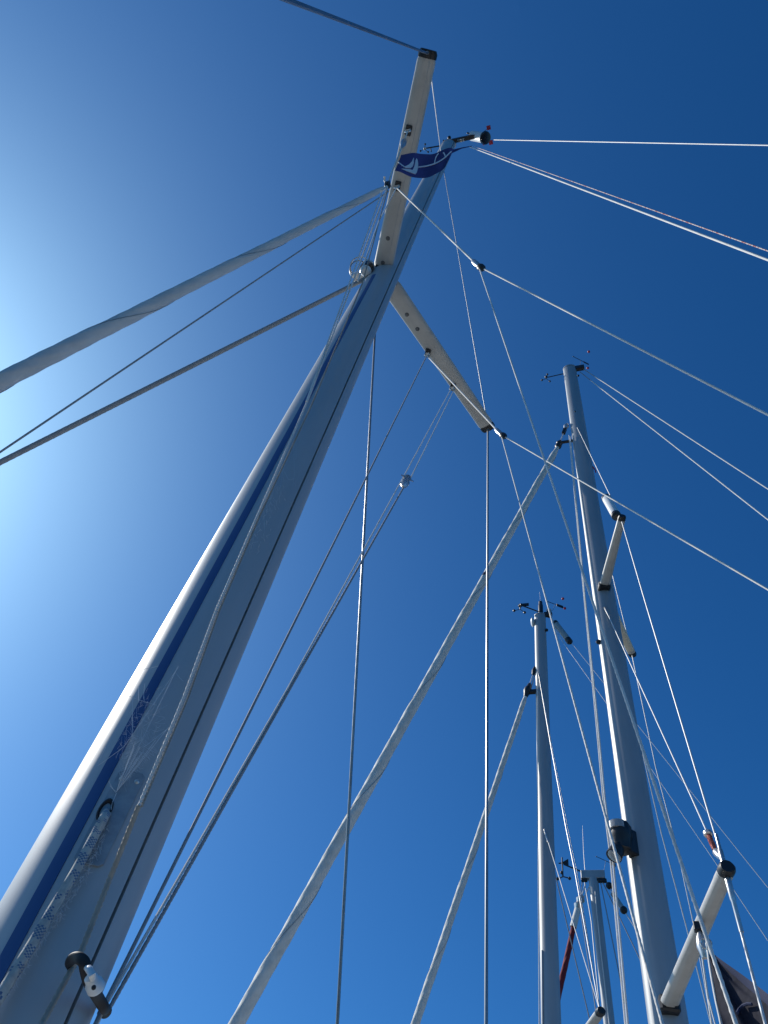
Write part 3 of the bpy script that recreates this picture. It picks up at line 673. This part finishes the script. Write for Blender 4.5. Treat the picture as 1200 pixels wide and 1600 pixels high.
# black deck lamp on the mast front
Pd = MBt.hit(985, 1335); hd = Pd[2] - CAM[2]; Cd = MBt.axis(hd) + FW * (MBt.a(hd) + .085) - SB * .02
C0 = at_h(971, 1313, hd + .06)
dl = MB(); dl.lathe(C0 - UP * .085, C0 + UP * .11, [(0, .040), (.06, .058), (.45, .064), (.5, .070), (.92, .070), (1, .060)], 8); dl.box(lerp(C0, MBt.axis(hd + .06), .55), MBt.axis(hd + .06) - C0, SB, UP, .045, .055, .085, .2)
dlo = dl.build('deck_lamp', 'black', root2)
MB().lathe(C0 + UP * .055 - SB * .012 + FW * .012, C0 + UP * .105 - SB * .012 + FW * .012, [(0, .062), (1, .062)], 24).build('clear_lens', 'glass', dlo)
L0 = C0 - UP * .085 + FW * .02 - SB * .02; MB().lathe(L0 + UP * .03, L0 - UP * .05 + FW * .035 - SB * .02, [(0, .038), (.7, .048), (1, .050)], 20).build('lamp_housing', 'black', dlo)
MB().lathe(L0 - UP * .045 + FW * .032 - SB * .02, L0 - UP * .060 + FW * .042 - SB * .022, [(0, .046), (.5, .044), (1, .025)], 20).build('floodlight_lens', 'glass', dlo)
bx = MB(); bx.ball(MBt.hit(935, 1003, .01), .022, 8); bx.build('line_exit', 'black', root2)
MB().tube([MBt.hit(926, 729, .004), MBt.hit(930, 734, .01), MBt.hit(931, 738, .004)], .007, 6).build('red_tape', 'red', root2)
GR2 = 'wires holding up the silver mast on the right'
# furled sail on the forestay
pB = MBt.axis(0)
fT = at_plane(884, 668, pB, SB); fS = at_plane(872, 698, pB, SB); fL = at_plane(370, 1600, pB, SB)
fEnd = ext(fS, fL, DECK + .5); q_ = np.linalg.norm(fL - fS) / np.linalg.norm(fEnd - fS)
ra, rb = .5 * 9.5 / F * depth(fS), .5 * 24 / F * depth(fL)
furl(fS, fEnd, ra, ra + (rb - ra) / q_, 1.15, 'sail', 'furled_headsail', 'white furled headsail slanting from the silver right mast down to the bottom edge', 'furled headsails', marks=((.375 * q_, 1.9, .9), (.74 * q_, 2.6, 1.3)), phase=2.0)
rootw = thing('forestay', fS, 'black furling swivel and bare wire joining the long white furled sail to the silver mast', 'stay', GR2)
us = (fT - fS) / np.linalg.norm(fT - fS)
MB().tube([fS, fT], .007, 8).build('wire', 'wire', rootw)
MB().lathe(fS - us * .02, fS + us * .14, [(0, .024), (.15, .040), (.4, .038), (.5, .026), (.65, .040), (1, .02)], 14).build('swivel', 'black', rootw)
MB().box(fS + us * .10 - FW * .07, FW, SB, UP, .10, .014, .016).build('halyard_shackle', 'black', rootw)
MB().box(fT - us * .10, us, np.cross(us, SB), SB, .06, .020, .02).build('toggle', 'black', rootw)
MB().lathe(fT - us * .02, fT + us * .09, [(0, .02), (.5, .035), (1, .016)], 12).build('terminal', 'steel', rootw)
def pw(name, pts, r, m, label, cat, grp, **kw): return wire(name, pts, r, m, label, cat, grp, **kw)
# port cap shroud of boat 2: mast - upper tip - lower tip - deck
top2 = MBt.hit(902, 668, .004); tUe = tU - FW * .03; tLe = tL
lowP = ext(tL - UP * .04, near(1196, 1600, tL, tL - UP * 3 + SB * .12), DECK)
rt = thing('shroud', lowP, 'wire shroud over the right hand black spreader tips of the silver mast', 'shroud', GR2)
MB().tube([top2, tU + UP * .03], .0045, 7).build('upper_wire', 'wire', rt)
MB().tube([tU - UP * .02, near(1005, 929, tU, tL), tL + UP * .05], .0048, 7).build('middle_wire', 'wire', rt)
MB().laid(tL - UP * .05, lowP, .0066, .08, 5, .08, 10, 6).build('lower_wire', 'wire', rt)
t_ = (lowP - tL) / np.linalg.norm(lowP - tL)
MB().lathe(tL - UP * .01, tL + t_ * .26, [(0, .008), (.1, .014), (.45, .013), (.5, .010), (1, .0095)], 12).build('wire_end', 'steel', rt)
MB().lathe(tL + UP * .02, tL + UP * .12 + (tU - tL) * .02, [(0, .012), (.5, .011), (.55, .008), (1, .007)], 12).build('wire_end', 'steel', rt)
# radar reflector on it
ra_, rb_ = lerp(top2, tU, 0), lerp(top2, tU, 1)
A_ = near(947.5, 779, top2, tU); B_ = near(963, 806, top2, tU)
rr_ = thing('radar_reflector', B_, 'white tube reflector with dark print above the upper spreader of the silver mast', 'radar reflector', 'tube radar reflectors')
MB().lathe(A_, B_, [(0, .036), (.04, .040), (.96, .040), (1, .036)], 20).build('tube', 'white_plastic', rr_)
td = (B_ - A_) / np.linalg.norm(B_ - A_)
MB().lathe(A_ - td * .035, A_ + td * .01, [(0, .02), (.4, .042), (1, .0425)], 18).build('end_cap', 'black', rr_)
MB().lathe(B_ - td * .03, B_ + td * .03, [(0, .0425), (.7, .042), (1, .025)], 18).build('end_cap', 'black', rr_)
sd_ = np.cross(td, A_ - CAM); sd_ /= np.linalg.norm(sd_); vw = -(A_ - CAM) / np.linalg.norm(A_ - CAM)
if proj(A_ + sd_ * .1)[0] < proj(A_)[0]: sd_ = -sd_
Lr = np.linalg.norm(B_ - A_)
for i in range(6):
    for ag, s0 in ((.35, .55), (.75, .8)):
        c_ = A_ + td * Lr * (.14 + .12 * i); nn = vw * math.cos(ag) + sd_ * math.sin(ag); MB().box(c_ + nn * .0402, td, np.cross(td, nn), nn, .010 + .004 * (i % 3), .008, .0012).build('print_mark', 'purple', rr_)
# diagonal shroud with lashing to the lower tip
d0 = MBt.hit(945, 949, .004); ln = near(1105, 1300, d0, tL); 
rt = thing('shroud', tL, 'diagonal wire with an orange lashing joining the lower spreader tip of the silver mast', 'shroud', GR2)
MB().tube([d0, near(1079, 1242, d0, ln), ln], .0042, 7).build('wire', 'wire', rt)
MB().lathe(d0 - (ln - d0) / np.linalg.norm(ln - d0) * .02, d0 + (ln - d0) / np.linalg.norm(ln - d0) * .22, [(0, .006), (.05, .011), (.5, .009), (1, .006)], 10).build('wire_end', 'steel', rt)
lw = near(1117, 1328, d0, tL); le2 = near(1122, 1337, d0, tL)
MB().lathe(ln, lerp(ln, lw, .22), [(0, .01), (.3, .022), (.8, .02), (1, .008)], 10).build('turnbuckle_fork', 'steel', rt)
lb2 = MB(); lb2.laid(lerp(ln, lw, .2), lw, .014, .03, 3, .5, 10, 6); lb2.build('lashing', 'orange', rt)
MB().lathe(lw, lerp(lw, tL + UP * .06, .9), [(0, .008), (.3, .020), (.8, .016), (1, .010)], 10).build('shackle', 'steel', rt)
# starboard side
topS = MBt.axis((MBt.hit(936, 730) - CAM)[2]) + SB * .03
bend = near(1083, 1440, tS, tLs)
rt = thing('shroud', tLs, 'wire shroud over the cream spreader tip on the far side of the silver mast', 'shroud', GR2)
MB().tube([at_h(957 - 6, 904 - 30, hU + 1.2), tS + UP * .03], .0045, 7).build('upper_wire', 'wire', rt)
lS = at_r(1113, 1600, math.hypot(*tLs[:2]))
MB().tube([tS - UP * .02, near(1025, 1200, tS, lS), near(1060, 1333, tS, lS), near(1083, 1440, tS, lS), lS, lS - UP * .9], .0046, 7).build('lower_wire', 'wire', rt)
st0 = MBt.axis((MBt.hit(1005, 1190) - CAM)[2]) + SB * .08
wire('shroud', [at_r(1004, 1175, 4.75), at_r(1033, 1300, 4.95), at_r(1073, 1450, 5.1), at_r(1111, 1600, 5.25), at_r(1125, 1655, 5.3)], .0042, 'wire', 'fine inner wire emerging right of the silver mast below the far side spreader', 'shroud', GR2)
# halyards down the front of mast 2
hA = at_plane(889, 678, pB + SB * -.02, SB)
for i, (pp, r, lab) in enumerate(((((889, 680), (912, 926), (930.5, 1117), (942.5, 1250), (953, 1333), (977, 1600)), .0050, 'left one of two parallel halyards just in front of the silver right mast'),
                             (((891, 682), (913.5, 926), (933, 1117), (945.5, 1250), (957, 1333), (981, 1600)), .0060, 'right one of two parallel halyards hugging the front of the silver right mast'))):
    P_ = [at_plane(*p, pB + FW * 0 - SB * (.03 + .02 * i), SB) for p in pp]; P_.append(P_[-1] + (P_[-1] - P_[-2]) * .6)
    wire('halyard', P_, r, 'rope', lab, 'rope', 'halyards of the silver mast')
# backstays
for p, q, r, lab in (((912, 577), (1120, 712), .0065, 'upper of the two backstays running right from the silver mast top'), ((906, 581), (1120, 749), .0065, 'lower of the two backstays running right from the silver mast top')):
    A = at_plane(*p, pB, SB); B = at_plane(*q, pB, SB); mid = lerp(A, B, .11)
    rt = thing('backstay', ext(A, B, DECK + 3), lab, 'stay', 'backstays of the silver mast')
    MB().tube([A, mid], .0055, 7).build('shaded_wire', 'rope_grey', rt)  # mast shadow on the top stretch, put in as a darker colour
    MB().tube([mid, ext(A, B, DECK + .5)], r * 1.05, 8).build('sunlit_wire', 'rope', rt)  # rest of the same stay, in the lit whiter colour
# flag halyard and flag under the lower spreader
fe = at_h(1091, 1445, hL - .04); fb = at_r(1112, 1600, math.hypot(*fe[:2]) * 1.01)
rt = thing('flag_halyard', fb - UP * .5, 'flag line with steel blocks under the lower spreader of the silver mast', 'rope', 'flag halyards of the silver mast')
MB().tube([fe, near(1098, 1500, fe, fb), fb, fb + (fb - fe) * .4], .0040, 7).build('strand', 'rope', rt)
fe2 = fe + np.array([.02, .01, 0]); MB().tube([at_h(1094, 1470, hL - .10), near(1107, 1560, fe, fb), at_r(1118, 1602, math.hypot(*fe[:2]))], .0032, 7).build('strand', 'rope', rt)
bk = MB(); uu = UP; bk.box(fe - UP * .01, FW, SB, UP, .022, .016, .02); bk.build('eye_strap', 'black', rt)
bk = MB(); bk.lathe(fe - UP * .03, fe - UP * .15, [(0, .008), (.3, .022), (.6, .026), (1, .012)], 12); bk.build('block', 'steel', rt)
f0 = at_h(1100, 1466, hL - .13); bk = MB(); bk.torus(at_h(1103, 1474, hL - .16), SB, .022, .006, 14, 6); bk.torus(at_h(1105, 1481, hL - .19), FW, .018, .005, 14, 6); bk.build('shackle', 'steel', rt)
# the dull flag: hoist hangs from its top corner, the cloth droops aft
fc = at_h(1106, 1486, hL - .22); rf = math.hypot(*fc[:2])
hoist = [fc, at_r(1110, 1515, rf * 1.0), at_r(1118, 1560, rf * 1.0), at_r(1127, 1602, rf * 1.0), at_r(1140, 1680, rf)]
fly = [fc + np.array([.012, 0, 0]), at_r(1128, 1503, rf * .995), at_r(1170, 1535, rf * .98), at_r(1215, 1572, rf * .96), at_r(1290, 1650, rf * .95)]
def dull(u, v):
    P = lerp(spl(hoist, v), spl(fly, v), u); n = np.array([-.25, -.95, .1]); return P + n * (.035 * math.sin(u * 6.0 + v * 1.5) * v + .018 * math.sin(u * 15 - v * 4) * v)
GG = np.array([[dull(i / 36, j / 30) for j in range(31)] for i in range(37)])
fl2 = MB().rings(GG, False).build('flag', 'flag_dull'); tag(fl2, 'limp dark purple grey flag hanging in the bottom right corner', 'flag')
MB().tube([spl(hoist, v) for v in np.linspace(0, 1, 12)], .006, 6).build('hoist_rope', 'rope', fl2)
hem = MB(); hem.rings([[dull(1 - x, v) + np.array([-.2, -.9, .1]) * .004 for x in (0, .10)] + [dull(1 - x, v) for x in (.10, 0)] for v in np.linspace(.05, 1, 24)]); hem.build('dark_hem', 'navy_mark', fl2)
ar = [(1152 + 0, 1583), (1155, 1577), (1161, 1571), (1168, 1568.5), (1175, 1569)]
dpx2 = proj(GG)
def on_dull(x, y):
    d = ((dpx2 - np.array([x, y])) ** 2).sum(2); i, j = np.unravel_index(d.argmin(), d.shape); P = GG[i, j]; n = CAM - P; n /= np.linalg.norm(n); return at_plane(x, y, P, n) + n * .02
MB().tube([on_dull(*p) for p in ar], .006, 6).build('printed_arc', 'navy_mark', fl2)

# ================================================================== BOAT 3: slim mast left of it
root3 = thing('sailboat_mast', MC.axis(MC.bot), 'slim silver mast between the white furled sails, with a stubby black aerial on top', 'mast', GM)
MC.spar().build('spar', 'alu_far', root3)
masthead(MC, root3, .12, loc=.03); T = MC.top
MB().lathe(at_h(845, 960, T + .02), at_h(844.5, 940, T + .45), [(0, .030), (.1, .042), (.7, .042), (.75, .034), (.95, .034), (1, .012)], 12).build('aerial', 'black', root3)
MB().tube([at_h(844.6, 942, T + .42), at_h(843.5, 925, T + .85)], .004, 5).build('aerial_whip', 'wire', root3)
MB().tube([at_h(856, 961, T + .06), at_h(815, 946, T + .22)], .012, 6).build('instrument_arm', 'black', root3)
wind_cups(at_h(812.5, 946.5, T + .22), .12, root3, FW)
MB().box(at_h(820, 945, T + .25), FW, SB, UP, .07, .012, .03).build('vane_tail', 'black', root3)
lm = MB(); lm.lathe(at_h(858, 962, T + .03), at_h(857.5, 953, T + .18), [(0, .055), (.35, .058), (.4, .045), (.9, .045), (1, .03)], 14); lmo = lm.build('masthead_lamp', 'black', root3)
MB().lathe(at_h(857.8, 958, T + .10), at_h(857.5, 953.5, T + .17), [(0, .047), (1, .047)], 16).build('lens', 'glass', lmo)
vane(at_h(856, 940, T + .36), at_h(879, 948.5, T + .36), at_h(863.5, 954, T + .12), .085, root3)
for tb in (at_h(879.5, 935.5, T + .38), at_h(882.5, 950.5, T + .28)): MB().ball(tb, .026, 8).build('red_tab', 'red', root3)
MB().lathe(MC.axis(T - .14) + FW * .10, MC.axis(T - .14) + FW * .16, [(0, .06), (.6, .09), (1, .05)], 14).build('bow_lamp', 'white_plastic', root3)
MB().ball(MC.hit(854, 984.5, .02), .03, 8).build('light_sensor', 'black', root3)
pC = MC.axis(0); GR3 = 'wires holding up the slim middle mast'
f3t = at_plane(834, 1050, pC, SB); f3s = at_plane(823, 1083, pC, SB); f3l = at_plane(649, 1600, pC, SB); f3e = ext(f3s, f3l, DECK + .5)
q3 = np.linalg.norm(f3l - f3s) / np.linalg.norm(f3e - f3s); ra, rb = .5 * 7.5 / F * depth(f3s), .5 * 14 / F * depth(f3l)
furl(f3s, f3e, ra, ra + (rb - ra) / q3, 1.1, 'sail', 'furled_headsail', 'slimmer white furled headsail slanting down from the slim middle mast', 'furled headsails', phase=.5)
rt = thing('forestay', f3s, 'black furling swivel and wire atop the slimmer white furled sail', 'stay', GR3); us = (f3t - f3s) / np.linalg.norm(f3t - f3s)
MB().tube([f3s, f3t], .010, 8).build('wire', 'wire', rt)
MB().tube([f3s - FW * .06 + UP * .05, f3t - FW * .03], .008, 6).build('halyard_tail', 'rope_grey', rt)
MB().lathe(f3s - us * .08, f3s + us * .20, [(0, .03), (.2, .042), (.4, .062), (.6, .060), (.75, .04), (1, .025)], 12).build('swivel', 'black', rt)
MB().lathe(f3t - us * .06, f3t + us * .12, [(0, .02), (.5, .04), (1, .02)], 10).build('toggle', 'black', rt)
MB().box(f3s + us * .02 - FW * .09, FW, SB, UP, .06, .03, .03).build('shackle', 'black', rt)
# tube reflector on the backstay and two stays
A_ = at_plane(862, 966, pC, SB); R0 = at_plane(868, 974, pC, SB); R1 = at_plane(889.5, 1002, pC, SB); B_ = at_plane(999, 1136, pC, SB)
rr_ = thing('radar_reflector', R1, 'grey tube reflector with black ends on the backstay of the slim middle mast', 'radar reflector', 'tube radar reflectors')
td = (R1 - R0) / np.linalg.norm(R1 - R0)
MB().lathe(R0, R1, [(0, .042), (.04, .050), (.96, .050), (1, .042)], 16).build('tube', 'grey_plastic', rr_)
MB().lathe(R0 - td * .05, R0 + td * .03, [(0, .02), (.3, .052), (1, .053)], 14).build('end_cap', 'black', rr_); MB().lathe(R1 - td * .06, R1 + td * .06, [(0, .053), (.7, .052), (1, .02)], 14).build('end_cap', 'black', rr_)
wire('backstay', [A_, B_, at_plane(1200, 1387, pC, SB)], .0048, 'wire', 'fine backstay through the grey tube reflector passing behind the silver mast', 'stay', 'backstays of the slim middle mast')
wire('backstay', [at_plane(860, 968, pC, SB), at_plane(880, 1004, pC, SB), at_plane(945, 1095, pC, SB), at_plane(1123, 1355, pC, SB), at_plane(1200, 1470, pC, SB)], .0048, 'wire', 'fine backstay just below the grey tube reflector of the slim middle mast', 'stay', 'backstays of the slim middle mast')
# port spreader low in the frame, shrouds
h3 = 9.0 * math.tan(math.radians(21.6)); t3 = at_h(937, 1583, 3.46)
bs3 = MC.axis(3.46) - SB * .09 - FW * .01
spreader(MC, 'spreader', bs3, t3, .12, .085, .07, 'spreader', root3, cap='tip_cap', capm='black', capl=.06)
t3s = MC.axis(3.46) + SB * .9 - FW * .25
spreader(MC, 'spreader', MC.axis(3.46) + SB * .09 - FW * .01, t3s, .12, .085, .07, 'spreader', root3, cap='tip_cap', capm='black', capl=.06)
s3 = MC.hit(841.5, 1053, .004)
rt = thing('shroud', t3, 'pair of thin wires from the slim middle mast to its low spreader tip', 'shroud', GR3)
for dx in (0, 3): MB().tube([s3, near(861 + dx * .6, 1167, s3, t3), near(885 + dx, 1297, s3, t3), near(898 + dx, 1360, s3, t3), t3 + UP * .05], .0052, 6).build('wire', 'wire', rt)
s3b = MC.hit(850.5, 1296, .004); wire('shroud', [s3b, near(877, 1381, s3b, t3), t3 + UP * .04], .0054, 'wire', 'lower wire crossing the slim middle mast to the spreader tip at the bottom edge', 'shroud', GR3)
MB().lathe(s3b, lerp(s3b, t3, .1), [(0, .012), (1, .012)], 8).build('wire_end', 'steel', root3)
wire('shroud', [at_r(866, 1360, 9.1), at_r(923, 1600, 9.6)], .0065, 'rope_grey', 'thin dark wire just right of the slim middle mast near the bottom', 'shroud', GR3)
MB().tube([MC.hit(847, 1485, .01), MC.hit(848, 1600, .01), MC.axis(1.6) + FW * .11], .010, 6).build('front_track', 'alu_far', root3)
wire('halyard', [s3 + FW * .02, at_plane(839.5, 1140, pC - SB * .1, SB), MC.axis(2.5) + FW * .13 - SB * .05], .006, 'rope', 'white halyard along the front edge of the slim middle mast', 'rope', 'halyards of the slim middle mast')

# ================================================================== BOAT 4: far mast
root4 = thing('sailboat_mast', MD.axis(MD.bot), 'farthest bluish mast low between two masts, with a T shaped masthead', 'mast', GM)
MD.spar().build('spar', 'alu_far', root4)
T = MD.top; c4 = MD.axis(T)
MB().box(c4 + UP * .06, FW, SB, UP, .235, .055, .085, .12).build('masthead_beam', 'alu_far', root4)
MB().box(c4 - FW * .16 - UP * .06, FW, SB, UP, .10, .045, .025).build('crane', 'black', root4); MB().box(c4 + FW * .18 - UP * .04, FW, SB, UP, .06, .045, .025).build('crane', 'black', root4)
MB().tube([c4 + FW * .18 + UP * .12, at_h(881, 1350.5, T + .35)], .016, 6).build('instrument_arm', 'black', root4)
wp4 = at_h(879, 1357, T + .26); b4 = MB(); b4.tube([wp4 - UP * .18, wp4 + UP * .25], .014, 6)
for k in range(3):
    q = wp4 - UP * .18 + .14 * np.array([math.cos(k * 2.1), math.sin(k * 2.1), 0]); b4.tube([wp4 - UP * .18, q], .012, 5); b4.ball(q, .035, 6)
b4.build('wind_cups', 'black', root4)
b5 = MB(); v0, v1 = at_h(873, 1349, T + .42), at_h(886, 1347.5, T + .42); b5.tube([v0, v1], .014, 6); tv = (v1 - v0) / np.linalg.norm(v1 - v0); b5.rings([[v1 + tv * x + UP * z + SB * .01 * sgn for z, sgn in ((w, 1), (-w, 1), (-w, -1), (w, -1))] for x, w in ((-.10, .01), (.02, .07), (.03, .07))]); b5.build('wind_vane', 'black', root4)
vane(at_h(932, 1338.5, T + .42), at_h(961, 1351.5, T + .42), at_h(943.5, 1362, T + .15), .09, root4)
MB().tube([at_h(914.5, 1364, T + .13), at_h(912, 1333, T + .75), at_h(910, 1290, T + 1.6)], [.008, .006, .003], 6).build('aerial', 'wire', root4)
pD = MD.axis(0); GR4 = 'wires holding up the farthest mast'
g0 = at_plane(915, 1381, pD, SB); g1 = at_plane(904, 1415, pD, SB); g2 = at_plane(896.5, 1445, pD, SB); g3 = at_plane(877, 1535, pD, SB); g4 = ext(g1, g3, DECK + .5)
ra = .5 * 8.5 / F * depth(g1); Lq = np.linalg.norm(g4 - g1)
f4 = furl(g1, g4, ra * .9, ra * 1.75, 1.3, 'sail_red', 'furled_headsail', 'far furled headsail with a red sun strip beside the slim middle mast', 'furled headsails', leech=False)
A4 = g1; t4 = (g2 - g1) / np.linalg.norm(g2 - g1)
MB().lathe(g1 - t4 * .04, g2 + t4 * .05, [(0, ra * .6), (.1, ra * 1.12), (1, ra * 1.22)], 16).build('white_head', 'sail', f4)
rt = thing('forestay', g1, 'bare wire and steel swivel above the red furled headsail', 'stay', GR4)
MB().tube([g1, g0], .014, 8).build('wire', 'wire', rt); MB().tube([g1 - FW * .08 + UP * .1, g0 - FW * .1], .010, 6).build('halyard', 'rope', rt)
u4 = (g0 - g1) / np.linalg.norm(g0 - g1); MB().lathe(g1 - u4 * .10, g1 + u4 * .22, [(0, .05), (.3, .095), (.5, .06), (.7, .09), (1, .04)], 12).build('swivel', 'steel', rt)
# backstay with a grey insulator
k0 = at_plane(945, 1374, pD, SB); k1 = at_plane(952, 1384, pD, SB); k2 = at_plane(957, 1396, pD, SB); k3 = at_plane(974.5, 1422, pD, SB); k4 = at_plane(1000, 1462, pD, SB)
rt = thing('backstay', k4, 'backstay of the farthest mast with a grey tube and black balls on it', 'stay', GR4)
MB().tube([k0, k1, k2, k3, k4, at_plane(1040, 1527, pD, SB)], .011, 6).build('wire', 'wire', rt)
MB().ball(k1, .07, 10).build('end_ball', 'black', rt); MB().ball(k3, .075, 10).build('end_ball', 'black', rt)
MB().lathe(k2, k3, [(0, .045), (.1, .05), (1, .05)], 12).build('tube', 'grey_plastic', rt)
for p, q, r, lab in (((938, 1377), (963, 1500), .010, 'thin dark wire leaving the farthest masthead close to its right side'), ((941, 1377), (999, 1497), .010, 'thin dark wire leaving the farthest masthead toward the silver mast')):
    A = at_plane(*p, pD, SB); B = at_plane(*q, pD, SB); wire('backstay', [A, B, B + (B - A) * .6], r, 'rope_grey', lab, 'stay', GR4)
s4 = MD.hit(930, 1393, .01); lw4 = [MD.hit(932, 1420, .012), MD.hit(938, 1478, .012), MD.hit(952, 1600, .012)]
wire('halyard', [s4] + lw4 + [MD.axis(4.5) - SB * .09], .010, 'rope', 'white halyard lying on the face of the farthest mast', 'rope', GR4)
a4 = at_plane(913.5, 1379, pD - SB * .1, SB)
wire('shroud', [a4, at_r(924, 1440, 14.4), at_r(937, 1577, 14.2)], .010, 'wire', 'thin wire from the far masthead down to the spreader tip at the bottom edge', 'shroud', GR4)
wire('shroud', [a4 + FW * .05, at_r(906, 1415, 14.9), at_r(932, 1585, 14.4)], .009, 'rope_grey', 'faint thin wire left of the farthest mast beside the red furled sail', 'shroud', GR4)
